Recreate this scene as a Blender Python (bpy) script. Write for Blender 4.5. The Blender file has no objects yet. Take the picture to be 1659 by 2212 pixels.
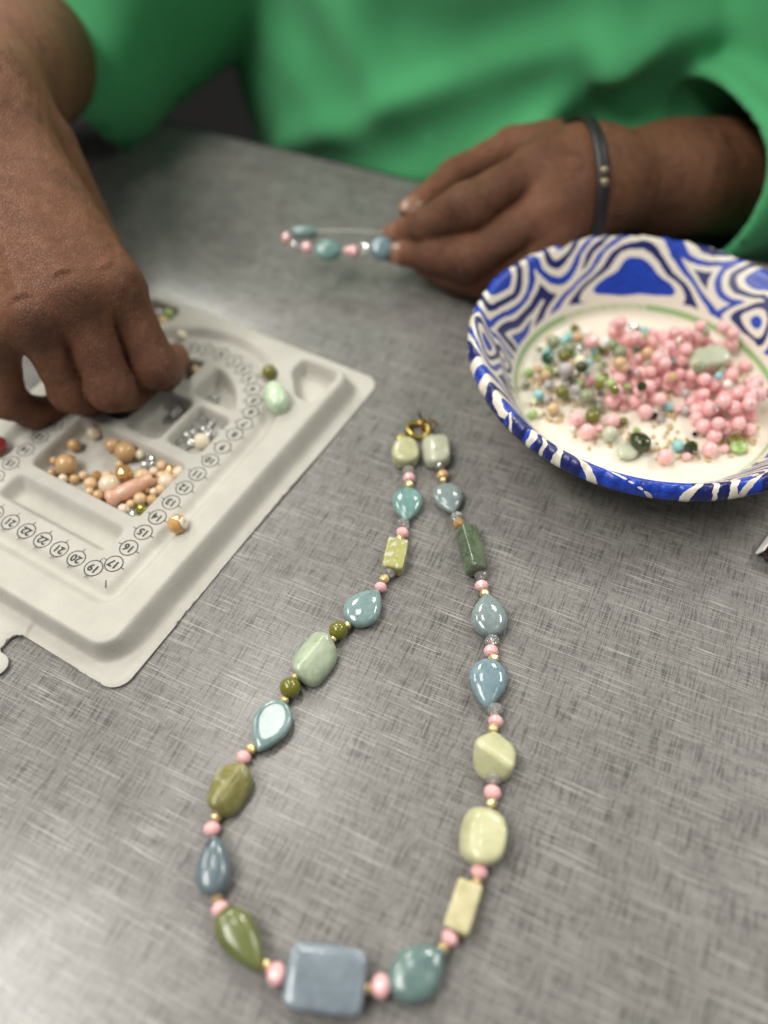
import bpy, bmesh, math, random
import numpy as np
from mathutils import Vector, Matrix

# ------------------------------------------------------------------ camera, world, lights
scene = bpy.context.scene
COL = scene.collection
R = math.radians
CAMH, PITCH, ROLL, FPX = 0.30, R(52.593), R(-2.208), 1763.0      # solved from the tray edges, number rings and table weave
_r = np.array([1., 0, 0]); FW = np.array([0, math.cos(PITCH), -math.sin(PITCH)]); _u = np.cross(_r, FW)
CR = math.cos(ROLL) * _r + math.sin(ROLL) * _u
CU = -math.sin(ROLL) * _r + math.cos(ROLL) * _u
CAMP = np.array([0, 0, CAMH])
cd = bpy.data.cameras.new('camera'); cam = bpy.data.objects.new('camera', cd); COL.objects.link(cam)
cam.matrix_world = Matrix(((CR[0], CU[0], -FW[0], 0), (CR[1], CU[1], -FW[1], 0), (CR[2], CU[2], -FW[2], CAMH), (0, 0, 0, 1)))
cd.sensor_fit = 'VERTICAL'; cd.sensor_height = 36; cd.sensor_width = 27; cd.lens = 36 * FPX / 2212
cd.clip_start = 0.005; cd.clip_end = 60
cd.dof.use_dof = True; cd.dof.focus_distance = 0.338; cd.dof.aperture_fstop = 2.7
scene.camera = cam

w = bpy.data.worlds.new('World'); scene.world = w; w.use_nodes = True
bg = w.node_tree.nodes['Background']; bg.inputs[0].default_value = (0.97, 1.0, 0.99, 1); bg.inputs[1].default_value = 0.115
def ceiling_lamp(x, y, e, z=1.9, sx=0.6, sy=1.2):
    l = bpy.data.lights.new('ceiling_lamp', 'AREA'); l.shape = 'RECTANGLE'; l.size = sx; l.size_y = sy
    l.energy = e; l.color = (1.0, 0.965, 0.89)
    o = bpy.data.objects.new('ceiling_lamp', l); COL.objects.link(o); o.location = (x, y, z)
    return o
for lx, ly, le, lw in ((-0.32, 0.92, 5, .32), (-1.10, -0.06, 35, .8), (1.8, 1.0, 30, .42), (-1.8, 1.3, 21, .42), (0.95, 2.2, 40, .42), (-0.75, 2.3, 28, .42), (1.25, -0.3, 4, .42)):
    ceiling_lamp(lx, ly, le, 1.9, lw, .5 if lw < .4 else (.9 if lw < .5 else 1.2))
scene.view_settings.view_transform = 'Standard'; scene.view_settings.look = 'None'
scene.view_settings.exposure = 0.30; scene.view_settings.gamma = 1.0
scene.cycles.use_denoising = True
scene.cycles.max_bounces = 10; scene.cycles.transmission_bounces = 8
scene.cycles.caustics_reflective = False; scene.cycles.caustics_refractive = False
rng = random.Random(11); nrng = np.random.default_rng(7)

def at(x, y, z=0.0):
    """a pixel of the 1659 x 2212 photograph to the point at height z above the table that it shows"""
    d = (x - 829.5) / FPX * CR - (y - 1106.0) / FPX * CU + FW
    return CAMP + d * ((z - CAMH) / d[2])
def pxm(p):
    return FPX / float((np.asarray(p) - CAMP) @ FW)               # pixels per metre there

# ------------------------------------------------------------------ scene helpers
def tag(o, label=None, cat=None, group=None, kind=None):
    if label: o['label'] = label
    if cat: o['category'] = cat
    if group: o['group'] = group
    if kind: o['kind'] = kind
    return o
def empty(name, loc=(0, 0, 0), rz=0):
    o = bpy.data.objects.new(name, None); COL.objects.link(o); o.location = loc; o.rotation_euler[2] = rz
    o.empty_display_size = 0.01
    return o
def obj(name, me, mat=None, parent=None, loc=None, rot=None, scale=None):
    o = bpy.data.objects.new(name, me); COL.objects.link(o)
    if mat is not None and not me.materials: me.materials.append(mat)
    elif mat is not None:
        o.material_slots[0].link = 'OBJECT'; o.material_slots[0].material = mat
    if parent is not None: o.parent = parent
    if loc is not None: o.location = loc
    if rot is not None: o.rotation_euler = rot
    if scale is not None: o.scale = scale if hasattr(scale, '__len__') else (scale,) * 3
    return o
def mesh(name, verts, faces, smooth=True):
    me = bpy.data.meshes.new(name)
    me.from_pydata([tuple(map(float, v)) for v in verts], [], [tuple(map(int, f)) for f in faces])
    if smooth: me.polygons.foreach_set('use_smooth', [True] * len(me.polygons))
    me.update(); return me
def mesh_np(name, V, Q, smooth=True):
    me = bpy.data.meshes.new(name); n = len(V); m = len(Q); k = Q.shape[1]
    me.vertices.add(n); me.vertices.foreach_set('co', np.ascontiguousarray(V, np.float32).ravel())
    me.loops.add(m * k); me.loops.foreach_set('vertex_index', np.ascontiguousarray(Q, np.int32).ravel())
    me.polygons.add(m); me.polygons.foreach_set('loop_start', np.arange(0, m * k, k, dtype=np.int32))
    me.polygons.foreach_set('use_smooth', np.full(m, smooth))
    me.update(calc_edges=True); me.validate(); return me
def attr(me, name, vals):
    a = me.attributes.new(name, 'FLOAT', 'POINT'); a.data.foreach_set('value', np.ascontiguousarray(vals, np.float32))
def lathe(name, prof, n=24, smooth=True, caps=False, twist=0.0):
    """profile of (x, r) spun about local X"""
    V = []; F = []
    for i, (x, r) in enumerate(prof):
        for k in range(n):
            a = 2 * math.pi * (k + twist * i) / n
            V.append((x, r * math.cos(a), r * math.sin(a)))
    m = len(prof)
    for i in range(m - 1):
        for k in range(n):
            a, b = i * n + k, i * n + (k + 1) % n
            if twist: F += [(a, b, a + n), (b, b + n, a + n)]
            else: F.append((a, b, b + n, a + n))
    if caps: F += [tuple(range(n - 1, -1, -1)), tuple(range((m - 1) * n, m * n))]
    return mesh(name, V, F, smooth)
def tube(name, pts, r, n=8, closed=False):
    pts = [Vector(p) for p in pts]; V = []; F = []; m = len(pts)
    rr = r if hasattr(r, '__len__') else [r] * m
    prev = None
    for i, p in enumerate(pts):
        t = (pts[(i + 1) % m] - pts[i - 1]) if closed else (pts[min(i + 1, m - 1)] - pts[max(i - 1, 0)])
        t.normalize()
        nrm = (prev - t * prev.dot(t)) if prev is not None else t.cross(Vector((0.13, 0.2, 1)))
        nrm.normalize(); prev = nrm; b = t.cross(nrm)
        for k in range(n):
            a = 2 * math.pi * k / n
            V.append(p + (nrm * math.cos(a) + b * math.sin(a)) * rr[i])
    for i in range(m if closed else m - 1):
        j = (i + 1) % m
        for k in range(n):
            F.append((i * n + k, i * n + (k + 1) % n, j * n + (k + 1) % n, j * n + k))
    if not closed: F += [tuple(range(n - 1, -1, -1)), tuple(range((m - 1) * n, m * n))]
    return mesh(name, V, F)
def rbox(name, sx, sy, sz, bev=0.002, seg=2, loc=(0, 0, 0)):
    bm = bmesh.new(); bmesh.ops.create_cube(bm, size=1)
    bmesh.ops.scale(bm, vec=(sx, sy, sz), verts=bm.verts)
    if bev: bmesh.ops.bevel(bm, geom=bm.edges[:], offset=bev, segments=seg, affect='EDGES', profile=0.5)
    bmesh.ops.translate(bm, vec=loc, verts=bm.verts)
    me = bpy.data.meshes.new(name); bm.to_mesh(me); bm.free(); return me

# ------------------------------------------------------------------ materials
class NT:
    def __init__(s, name):
        s.m = bpy.data.materials.new(name); s.m.use_nodes = True; s.t = s.m.node_tree
        s.b = s.t.nodes['Principled BSDF']
    def n(s, typ, **kw):
        nd = s.t.nodes.new(typ)
        for k, v in kw.items(): setattr(nd, k, v)
        return nd
    def l(s, a, b): s.t.links.new(a, b)
    def set(s, **kw):
        for k, v in kw.items(): s.b.inputs[k.replace('_', ' ')].default_value = v
        return s
    def coords(s, scale=(1, 1, 1), rot=0.0, kind='Object'):
        tc = s.n('ShaderNodeTexCoord'); mp = s.n('ShaderNodeMapping'); mp.inputs['Scale'].default_value = scale
        if rot:
            m0 = s.n('ShaderNodeMapping'); m0.inputs['Rotation'].default_value = (0, 0, rot)
            s.l(tc.outputs[kind], m0.inputs[0]); s.l(m0.outputs[0], mp.inputs[0])
        else: s.l(tc.outputs[kind], mp.inputs[0])
        return mp.outputs[0]
    def noise(s, vec, scale=1.0, detail=3.0, rough=0.55, dist=0.0):
        nd = s.n('ShaderNodeTexNoise'); nd.inputs['Scale'].default_value = scale; nd.inputs['Detail'].default_value = detail
        nd.inputs['Roughness'].default_value = rough; nd.inputs['Distortion'].default_value = dist
        s.l(vec, nd.inputs['Vector']); return nd.outputs['Fac']
    def ramp(s, fac, stops, interp='LINEAR'):
        nd = s.n('ShaderNodeValToRGB'); cr = nd.color_ramp; cr.interpolation = interp
        while len(cr.elements) < len(stops): cr.elements.new(0.5)
        for e, (p, c) in zip(cr.elements, stops):
            e.position = p; e.color = (c, c, c, 1) if not hasattr(c, '__len__') else (*c, 1)
        s.l(fac, nd.inputs[0]); return nd.outputs[0]
    def mix(s, fac, a, b):
        nd = s.n('ShaderNodeMix', data_type='RGBA')
        for sock, v in ((nd.inputs[0], fac), (nd.inputs[6], a), (nd.inputs[7], b)):
            if hasattr(v, 'is_linked'): s.l(v, sock)
            else: sock.default_value = v if not hasattr(v, '__len__') else (*v, 1)
        return nd.outputs[2]
    def math(s, op, a, b=0.0):
        nd = s.n('ShaderNodeMath', operation=op)
        for sock, v in ((nd.inputs[0], a), (nd.inputs[1], b)):
            if hasattr(v, 'is_linked'): s.l(v, sock)
            else: sock.default_value = v
        return nd.outputs[0]
    def attr(s, name): 
        nd = s.n('ShaderNodeAttribute', attribute_name=name); return nd.outputs['Fac']
    def color(s, c): s.l(c, s.b.inputs['Base Color'])
    def bump(s, h, strength=0.3, dist=0.001):
        nd = s.n('ShaderNodeBump'); nd.inputs['Strength'].default_value = strength; nd.inputs['Distance'].default_value = dist
        s.l(h, nd.inputs['Height']); s.l(nd.outputs[0], s.b.inputs['Normal'])
def plain(name, col, rough=0.5, metal=0.0, **kw):
    t = NT(name); t.set(Base_Color=(*col, 1), Roughness=rough, Metallic=metal, **kw); return t.m

def stone(name, c1, c2, sc=120, rough=0.1, sss=0.75, spots=None, coat=0.3, lo=0.35, hi=0.65, detail=3, rad=0.007):
    t = NT(name); v = t.coords()
    oi = t.n('ShaderNodeObjectInfo'); va = t.n('ShaderNodeVectorMath', operation='ADD'); t.l(v, va.inputs[0])
    sc2 = t.math('MULTIPLY', oi.outputs['Random'], 3.7); t.l(sc2, va.inputs[1]); v = va.outputs[0]
    f = t.noise(v, sc, detail, 0.6, 0.6)
    c = t.ramp(f, [(lo, c1), (hi, c2)])
    cl_ = t.ramp(t.noise(v, sc * 3.2, 5, .7, 1.5), [(.42, 0.0), (.72, .32)]); c = t.mix(cl_, c, tuple(min(1, k * 1.3 + .03) for k in c2))
    dk_ = t.ramp(t.noise(v, sc * 1.4, 4, .65, 2.0), [(.54, 0.0), (.74, .36)]); c = t.mix(dk_, c, tuple(k * .72 for k in c1))
    if spots:
        f2 = t.noise(v, spots[0], 2, 0.5); c = t.mix(t.ramp(f2, [(spots[1], 0), (spots[1] + .06, 1)]), c, spots[2])
    t.color(c)
    t.set(Roughness=rough, Subsurface_Weight=sss, Subsurface_Radius=(1, 1, 1), Subsurface_Scale=rad, Coat_Weight=coat, Coat_Roughness=0.04, IOR=1.5)
    return t.m

M = {}
M['aqua'] = stone('aqua_stone', (.165, .25, .25), (.235, .33, .33), 130, spots=(900, .68, (.06, .12, .14)))
M['aqua_teal'] = stone('teal_stone', (.135, .26, .245), (.21, .35, .33), 90, spots=(700, .7, (.06, .14, .14)))
M['aqua_gray'] = stone('grey_aqua_stone', (.185, .235, .24), (.25, .31, .315), 120, spots=(1000, .68, (.07, .11, .13)))
M['aqua_blue'] = stone('blue_stone', (.155, .23, .265), (.22, .31, .35), 110, spots=(800, .7, (.05, .09, .12)))
M['slate'] = stone('slate_blue_stone', (.105, .145, .165), (.15, .195, .22), 60, rough=.22, spots=(120, .62, (.05, .08, .1)))
M['square'] = stone('grey_blue_stone', (.16, .195, .23), (.24, .285, .325), 55, rough=.16)
M['teal_dark'] = stone('dark_teal_stone', (.10, .165, .16), (.17, .25, .24), 80, rough=.18)
M['mint'] = stone('mint_stone', (.27, .34, .23), (.43, .50, .37), 90, rough=.3, sss=.2, spots=(400, .7, (.16, .22, .14)))
M['jade_yellow'] = stone('yellow_jade', (.44, .44, .25), (.54, .53, .33), 80, rough=.34, sss=.3)
M['jade_olive'] = stone('yellow_green_jade', (.36, .36, .19), (.45, .45, .27), 60, rough=.3, sss=.3)
M['jade_pale'] = stone('pale_jade', (.41, .43, .31), (.50, .51, .40), 80, rough=.25, sss=.4)
M['khaki'] = stone('khaki_stone', (.15, .14, .04), (.26, .24, .085), 110, rough=.3, sss=.15, spots=(150, .58, (.34, .32, .2)))
M['olive_drop'] = stone('olive_green_stone', (.10, .12, .035), (.16, .18, .06), 60, rough=.25, sss=.2)
M['olive'] = stone('olive_jade', (.12, .11, .012), (.20, .19, .028), 150, rough=.08, sss=.4, spots=(700, .7, (.3, .28, .1)))
M['speckle'] = stone('speckled_serpentine', (.30, .30, .07), (.42, .40, .16), 300, rough=.35, sss=.1, spots=(420, .55, (.55, .52, .45)), detail=5)
M['cream_brick'] = stone('cream_yellow_stone', (.42, .38, .19), (.55, .50, .32), 260, rough=.35, sss=.15, detail=5)
M['dark_green'] = stone('dark_green_jasper', (.05, .08, .045), (.125, .16, .10), 220, rough=.14, sss=.05, spots=(600, .62, (.15, .19, .13)), detail=5)
M['pink'] = stone('pink_glass', (.84, .42, .44), (.92, .54, .55), 60, rough=.14, sss=.35, rad=.002)
M['pink_round'] = stone('pink_quartz', (.87, .37, .38), (.95, .58, .57), 75, rough=.16, sss=.85, rad=.005)
M['peach'] = stone('peach_glass', (.62, .36, .15), (.72, .46, .22), 100, rough=.15, sss=.3)
M['pearl'] = stone('champagne_pearl', (.62, .40, .22), (.76, .54, .33), 150, rough=.28, sss=.2, spots=(1200, .66, (.45, .27, .12)))
M['pearl_dark'] = stone('bronze_pearl', (.46, .27, .12), (.62, .40, .20), 150, rough=.25, sss=.15)
M['pearl_pale'] = stone('pale_pearl', (.72, .56, .40), (.85, .70, .54), 150, rough=.2, sss=.2)
M['pearl_cream'] = stone('cream_pearl', (.78, .68, .46), (.9, .82, .64), 100, rough=.18, sss=.2)
M['peg'] = stone('pink_beige_wood', (.60, .33, .23), (.70, .42, .30), 60, rough=.35, sss=.1)
M['mint_egg'] = stone('pale_mint_glass', (.46, .60, .42), (.58, .70, .52), 60, rough=.25, sss=.4)
M['sage'] = stone('sage_stone', (.18, .22, .12), (.32, .35, .22), 150, rough=.2)
M['lilac'] = stone('grey_lilac_stone', (.36, .33, .33), (.50, .46, .46), 120, rough=.2)
M['tan'] = stone('tan_stone', (.50, .32, .16), (.66, .46, .28), 200, rough=.3)
M['turquoise'] = stone('turquoise_glass', (.22, .52, .54), (.34, .62, .62), 150, rough=.2)
M['white'] = stone('white_glass', (.80, .78, .70), (.9, .88, .82), 150, rough=.1)
M['deep_green'] = stone('deep_green_glass', (.008, .06, .03), (.015, .09, .045), 150, rough=.06)
M['forest'] = stone('forest_green_glass', (.02, .03, .006), (.035, .05, .01), 100, rough=.05, sss=.1)
M['lime'] = stone('light_green_glass', (.26, .40, .12), (.36, .50, .2), 100, rough=.15)
M['quartz'] = stone('pale_green_quartz', (.42, .46, .33), (.56, .58, .46), 60, rough=.2, sss=.5)
M['black'] = plain('black_glass', (.01, .01, .012), .1)
M['red'] = stone('red_glass', (.25, .012, .012), (.33, .03, .025), 80, rough=.15)
M['gold'] = plain('gold_metal', (.88, .70, .36), .34, .75)
M['gold_old'] = plain('old_gold_metal', (.55, .42, .12), .3, 1.0)
M['bronze'] = plain('bronze_metal', (.16, .09, .02), .35, 1.0)
M['seed'] = plain('seed_bead_gold', (.72, .52, .26), .25, .5)
M['gold_facet'] = plain('gold_lustre_glass', (.70, .42, .16), .12, .55, Coat_Weight=.6)
M['olive_facet'] = plain('olive_lustre_glass', (.36, .32, .04), .08, .6, Coat_Weight=.6)
M['amber'] = stone('amber_glass', (.50, .27, .09), (.62, .36, .15), 60, rough=.08, sss=.3, coat=.8)
def crystal_mat():
    t = NT('crystal_glass'); out = t.t.nodes['Material Output']
    tr = t.n('ShaderNodeBsdfTransparent'); tr.inputs[0].default_value = (.99, .99, .99, 1)
    gl = t.n('ShaderNodeBsdfGlass'); gl.inputs['IOR'].default_value = 1.35; gl.inputs['Roughness'].default_value = .02
    df = t.n('ShaderNodeBsdfDiffuse'); df.inputs[0].default_value = (.97, .97, .95, 1)
    gs = t.n('ShaderNodeBsdfGlossy'); gs.inputs['Roughness'].default_value = .05
    m1 = t.n('ShaderNodeMixShader'); m1.inputs[0].default_value = .34; t.l(tr.outputs[0], m1.inputs[1]); t.l(gl.outputs[0], m1.inputs[2])
    m2 = t.n('ShaderNodeMixShader'); m2.inputs[0].default_value = .20; t.l(m1.outputs[0], m2.inputs[1]); t.l(df.outputs[0], m2.inputs[2])
    lw = t.n('ShaderNodeLayerWeight'); lw.inputs[0].default_value = .35
    m3 = t.n('ShaderNodeMixShader'); t.l(t.math('ADD', t.math('MULTIPLY', lw.outputs['Fresnel'], .6), .22), m3.inputs[0]); t.l(m2.outputs[0], m3.inputs[1]); t.l(gs.outputs[0], m3.inputs[2])
    t.l(m3.outputs[0], out.inputs[0]); return t.m
M['crystal'] = crystal_mat()
M['thread'] = plain('clear_thread', (.7, .68, .6), .3)
M['ink'] = plain('black_ink', (.035, .035, .035), .7)
M['nail'] = plain('fingernail', (.27, .14, .095), .25, 0, Coat_Weight=.3)
M['leather'] = plain('black_rubber', (.012, .012, .014), .45)
M['stud'] = plain('dull_brass', (.30, .26, .17), .4, .8)
M['steel'] = plain('steel_metal', (.5, .47, .4), .25, 1.0)

# table laminate: printed linen weave
def table_mat():
    t = NT('grey_linen_laminate'); rot = R(26.6)
    S = 1000.0
    def nz(sx, sy, det=2.0, rough=.5, dist=0.0, rz=rot): return t.noise(t.coords((sx * S, sy * S, S), rz), 1.0, det, rough, dist)
    mott = nz(.05, .05, 4, .6); fine = nz(.9, .9, 3, .6)
    c = t.ramp(mott, [(.30, (.185, .179, .170)), (.70, (.222, .215, .206))])
    c = t.mix(t.ramp(nz(.018, .022, 2), [(.42, 0.0), (.62, .5)]), c, (.195, .178, .174))
    patch = t.ramp(nz(.13, .17, 3, .6), [(.36, 0.1), (.64, .9)])
    d1 = t.ramp(nz(1.35, .065, 2, .6), [(.535, 0.0), (.605, 1.0)])
    d2 = t.ramp(nz(2.6, .22, 2, .6), [(.50, 0.0), (.60, 1.0)])
    h2 = t.ramp(nz(.16, 2.5, 2, .6), [(.53, 0.0), (.62, 1.0)])
    c = t.mix(t.math('MULTIPLY', d2, t.math('ADD', t.math('MULTIPLY', patch, .6), .2)), c, (.100, .096, .091))
    c = t.mix(t.math('MULTIPLY', h2, t.math('ADD', t.math('MULTIPLY', patch, .55), .12)), c, (.100, .096, .091))
    c = t.mix(t.math('MULTIPLY', d1, t.math('ADD', t.math('MULTIPLY', patch, .4), .45)), c, (.060, .058, .054))
    spot = t.ramp(nz(.38, .38, 2, .7, 1.0), [(.64, 0.0), (.71, .6)])
    c = t.mix(spot, c, (.085, .081, .077))
    gate = t.ramp(nz(.035, .06, 2), [(.36, .5), (.58, 1.0)])
    w1 = t.ramp(nz(.030, 2.0, 1.0, .5), [(.628, 0.0), (.662, .75)])
    w2 = t.ramp(nz(.055, 3.0, 1.2, .5), [(.59, 0.0), (.64, .7)])
    c = t.mix(t.math('MULTIPLY', w1, gate), c, (.43, .42, .40))
    c = t.mix(t.math('MULTIPLY', w2, gate), c, (.34, .33, .315))
    g = t.ramp(fine, [(.3, .86), (.7, 1.12)])
    nd = t.n('ShaderNodeMix', data_type='RGBA', blend_type='MULTIPLY'); nd.inputs[0].default_value = 1
    t.l(c, nd.inputs[6]); t.l(g, nd.inputs[7]); t.color(nd.outputs[2])
    t.set(Roughness=.235, Specular_IOR_Level=.5)
    t.bump(t.noise(t.coords((S, S, S)), .55, 3, .6), .12, .0003)
    rg = t.ramp(t.noise(t.coords((S, S, S)), .022, 5, .68, .8), [(.34, .20), (.52, .245), (.70, .33)]); t.l(rg, t.b.inputs['Roughness'])
    return t.m
M['table'] = table_mat()
def pulp_mat():
    t = NT('moulded_pulp'); v = t.coords()
    f = t.noise(v, 900, 5, .7); big = t.noise(v, 60, 3, .6)
    c = t.ramp(big, [(.3, (.465, .45, .408)), (.7, (.53, .515, .468))])
    c = t.mix(t.ramp(t.noise(v, 500, 3, .6), [(.68, 0.0), (.78, .45)]), c, (.34, .31, .26))
    t.color(c); t.set(Roughness=.85, Specular_IOR_Level=.2); t.bump(f, .6, .0005); return t.m
M['pulp'] = pulp_mat()
def skin_mat():
    t = NT('brown_skin'); v = t.coords()
    base = t.ramp(t.noise(v, 38, 4, .6), [(.3, (.145, .058, .030)), (.7, (.215, .092, .048))])
    base = t.mix(t.ramp(t.noise(v, 260, 4, .65), [(.4, 0.0), (.75, .4)]), base, (.27, .130, .082))
    base = t.mix(t.ramp(t.noise(v, 90, 4, .7), [(.50, 0.0), (.72, .55)]), base, (.095, .042, .026))
    base = t.mix(t.math('MULTIPLY', t.attr('knuckle_finger_shade'), .75), base, (.066, .027, .017))  # darker skin at the knuckles, plus shade painted on the fingers
    base = t.mix(t.math('MULTIPLY', t.attr('pale'), .6), base, (.34, .145, .085))
    t.color(base)
    ve = t.n('ShaderNodeTexVoronoi', feature='DISTANCE_TO_EDGE'); ve.inputs['Scale'].default_value = 700; ve.inputs['Randomness'].default_value = 1
    nw = t.noise(v, 150, 3, .6); va = t.n('ShaderNodeVectorMath', operation='MULTIPLY_ADD')
    t.l(v, va.inputs[0]); va.inputs[1].default_value = (1, 1, 1); cmb = t.math('MULTIPLY', nw, .004); t.l(cmb, va.inputs[2])
    t.l(va.outputs[0], ve.inputs['Vector'])
    pores = t.ramp(ve.outputs['Distance'], [(.0, 0.0), (.12, 1.0)])
    h = t.math('ADD', t.math('MULTIPLY', pores, .45), t.math('MULTIPLY', t.noise(v, 420, 4, .7), .9))
    t.bump(h, .75, .0007)
    t.set(Roughness=.5, Specular_IOR_Level=.28, Subsurface_Weight=.12, Subsurface_Radius=(1, .35, .2), Subsurface_Scale=.003)
    return t.m
M['skin'] = skin_mat()
def shirt_mat():
    t = NT('green_jersey'); v = t.coords()
    t.color(t.ramp(t.noise(v, 25, 4, .6), [(.3, (.080, .40, .165)), (.7, (.095, .45, .19))]))
    t.set(Roughness=.9, Specular_IOR_Level=.15, Sheen_Weight=.15); t.bump(t.noise(v, 2200, 2, .6), .25, .0004); return t.m
M['shirt'] = shirt_mat()
M['trousers'] = plain('dark_grey_denim', (.010, .010, .012), 1.0, 0, Specular_IOR_Level=.05)
M['floor'] = plain('dark_carpet', (.010, .010, .010), 1.0, 0, Specular_IOR_Level=.0)
M['edge'] = plain('black_vinyl_edge', (.018, .018, .019), .5)
M['leg_metal'] = plain('black_table_metal', (.02, .02, .02), .4, .6)

# ------------------------------------------------------------------ floor and table
fl = mesh('floor', [(-4, -3, -.74), (4, -3, -.74), (4, 5, -.74), (-4, 5, -.74)], [(0, 1, 2, 3)], False)
tag(obj('floor', fl, M['floor']), kind='structure')
EA, EB = at(597, 322), at(1250, 478)
ED = (EB - EA)[:2]; ED = ED / np.linalg.norm(ED)                  # along the table's far edge, to the right
EN = np.array([-ED[1], ED[0]])                                    # away from the camera, towards the person
EO = EA[:2]
def eloc(s, n, z=0.0): p = EO + ED * s + EN * n; return (p[0], p[1], z)
tb = empty('table', (0, 0, 0)); tag(tb, 'grey linen patterned laminate work table with black edge', 'table')
L0, L1, Dp = -.75, .85, -.76
bmv = [eloc(L0, Dp, 0), eloc(L1, Dp, 0), eloc(L1, 0, 0), eloc(L0, 0, 0)]
V = bmv + [(x, y, -.028) for x, y, z in bmv]
obj('tabletop', mesh('tabletop', V, [(0, 1, 2, 3), (7, 6, 5, 4), (0, 4, 5, 1), (1, 5, 6, 2), (2, 6, 7, 3), (3, 7, 4, 0)], False), M['table'], tb)
loop = []
def rim_ring(off, z): return [eloc(L0 - off, Dp - off, z), eloc(L1 + off, Dp - off, z), eloc(L1 + off, off, z), eloc(L0 - off, off, z)]
rings = [rim_ring(.0004, -.030), rim_ring(.0032, -.030), rim_ring(.004, -.027), rim_ring(.004, -.003), rim_ring(.0032, -.0004), rim_ring(.0004, -.0003)]
V = [p for rr in rings for p in rr]; F = []
for i in range(5):
    for k in range(4): F.append((i * 4 + k, i * 4 + (k + 1) % 4, i * 4 + 4 + (k + 1) % 4, i * 4 + 4 + k))
obj('edge_band', mesh('edge_band', V, F, False), M['edge'], tb)
for s in (L0 + .08, L1 - .08):
    for n in (Dp + .08, -.10):
        x, y, _ = eloc(s, n)
        me = lathe('leg', [(0, .016), (.018, .016), (.02, .02), (.70, .02), (.71, .015)], 12, True, True)
        obj('leg', me, M['leg_metal'], tb, (x, y, -.740), (0, -math.pi / 2, 0))

# ------------------------------------------------------------------ bead shapes
def round_bead(hole=.13, n=20):
    pr = []
    a0 = math.asin(hole)
    for i in range(13):
        a = a0 + (math.pi - 2 * a0) * i / 12; pr.append((-math.cos(a), math.sin(a)))
    pr += [(.80, hole * .9), (-.80, hole * .9), pr[0]]
    return lathe('round_bead', pr, n)
def facet_bead(n=10, lenr=.78, hole=.16):
    """faceted rondelle, axis X, radius 1"""
    pr = [(-lenr * .80, hole), (-lenr, .34), (-lenr * .62, .80), (0, 1.0), (lenr * .62, .80), (lenr, .34), (lenr * .80, hole)]
    return lathe('faceted_bead', pr, n, False, True, .5)
def rough_spacer():
    me = lathe('spacer', [(-.75, .3), (-.8, .62), (-.35, .98), (.35, 1), (.8, .62), (.75, .3)], 9, False, True, .5)
    for v in me.vertices:
        k = 1 + rng.uniform(-.10, .10); v.co.y *= k; v.co.z *= 1 + rng.uniform(-.10, .10)
    return me
_ico = None
def soft_poly(name, planes, p=8.0, sub=4, rough=0.0, seed=0):
    """a tumbled nugget: the soft intersection of half spaces (normal, distance), in metres"""
    global _ico
    if _ico is None:
        bm = bmesh.new(); bmesh.ops.create_icosphere(bm, subdivisions=sub + 1, radius=1)
        _ico = (np.array([v.co[:] for v in bm.verts]), [tuple(v.index for v in f.verts) for f in bm.faces]); bm.free()
    D, F = _ico
    N = np.array([n for n, h in planes], float); N /= np.linalg.norm(N, axis=1)[:, None]; Hh = np.array([h for n, h in planes])
    g = np.maximum(D @ N.T, 0) / Hh
    r = (g ** p).sum(1) ** (-1.0 / p)
    if rough:
        q = np.random.default_rng(seed); k = np.zeros(len(D))
        for _ in range(10):
            d = q.normal(size=3); k += np.sin(D @ d * q.uniform(2, 7) + q.uniform(0, 6))
        r = r * (1 + rough * k / 4)
    return mesh(name, D * r[:, None], F)
def drop_bead(L, W, T, blunt=.42, tip=.9, flat=0.0, name='teardrop_bead', seed=0):
    """flattened teardrop lying in XY, tip at +X; L x W x T metres"""
    nt, na = 36, 40; V = []; F = []
    for i in range(nt + 1):
        t = i / nt; u = (1 - math.cos(math.pi * t)) / 2
        c = blunt
        if u < c: y = math.sqrt(max(0, 1 - ((c - u) / c) ** 2))
        else:
            q = (u - c) / (1 - c); y = (max(0, 1 - q ** 1.75)) ** tip
        x = (u - .5) * L
        h = (y ** .55) * T / 2
        for k in range(na):
            a = 2 * math.pi * k / na; ca, sa = math.cos(a), math.sin(a)
            yy = y * W / 2 * math.copysign(abs(ca) ** .86, ca); zz = h * math.copysign(abs(sa) ** .80, sa)
            if flat and zz > 0:
                m = T / 2 * (1 - flat); s_ = T * .05
                zz = m - s_ * math.log1p(math.exp((m - zz) / s_)) if (m - zz) / s_ < 40 else zz
            V.append((x, yy, zz))
    for i in range(nt):
        for k in range(na): F.append((i * na + k, i * na + (k + 1) % na, (i + 1) * na + (k + 1) % na, (i + 1) * na + k))
    return mesh(name, V, F)
def box_planes(L, W, T, tilt=0.0):
    P = [((1, 0, 0), L / 2), ((-1, 0, 0), L / 2), ((0, 1, 0), W / 2), ((0, -1, 0), W / 2), ((0, 0, 1), T / 2), ((0, 0, -1), T / 2)]
    return P
ME_ROUND = round_bead(); ME_FACET = [facet_bead(), facet_bead(9, .8), facet_bead(11, .74)]
ME_FACET_R = [facet_bead(10, .92), facet_bead(11, .95)]
ME_SPACER = [rough_spacer() for _ in range(5)]
ME_SEED = lathe('seed_bead', [(-.55, .45), (-.7, .7), (-.3, 1), (.3, 1), (.7, .7), (.55, .45), (0, .4), (-.55, .45)], 9)

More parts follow.
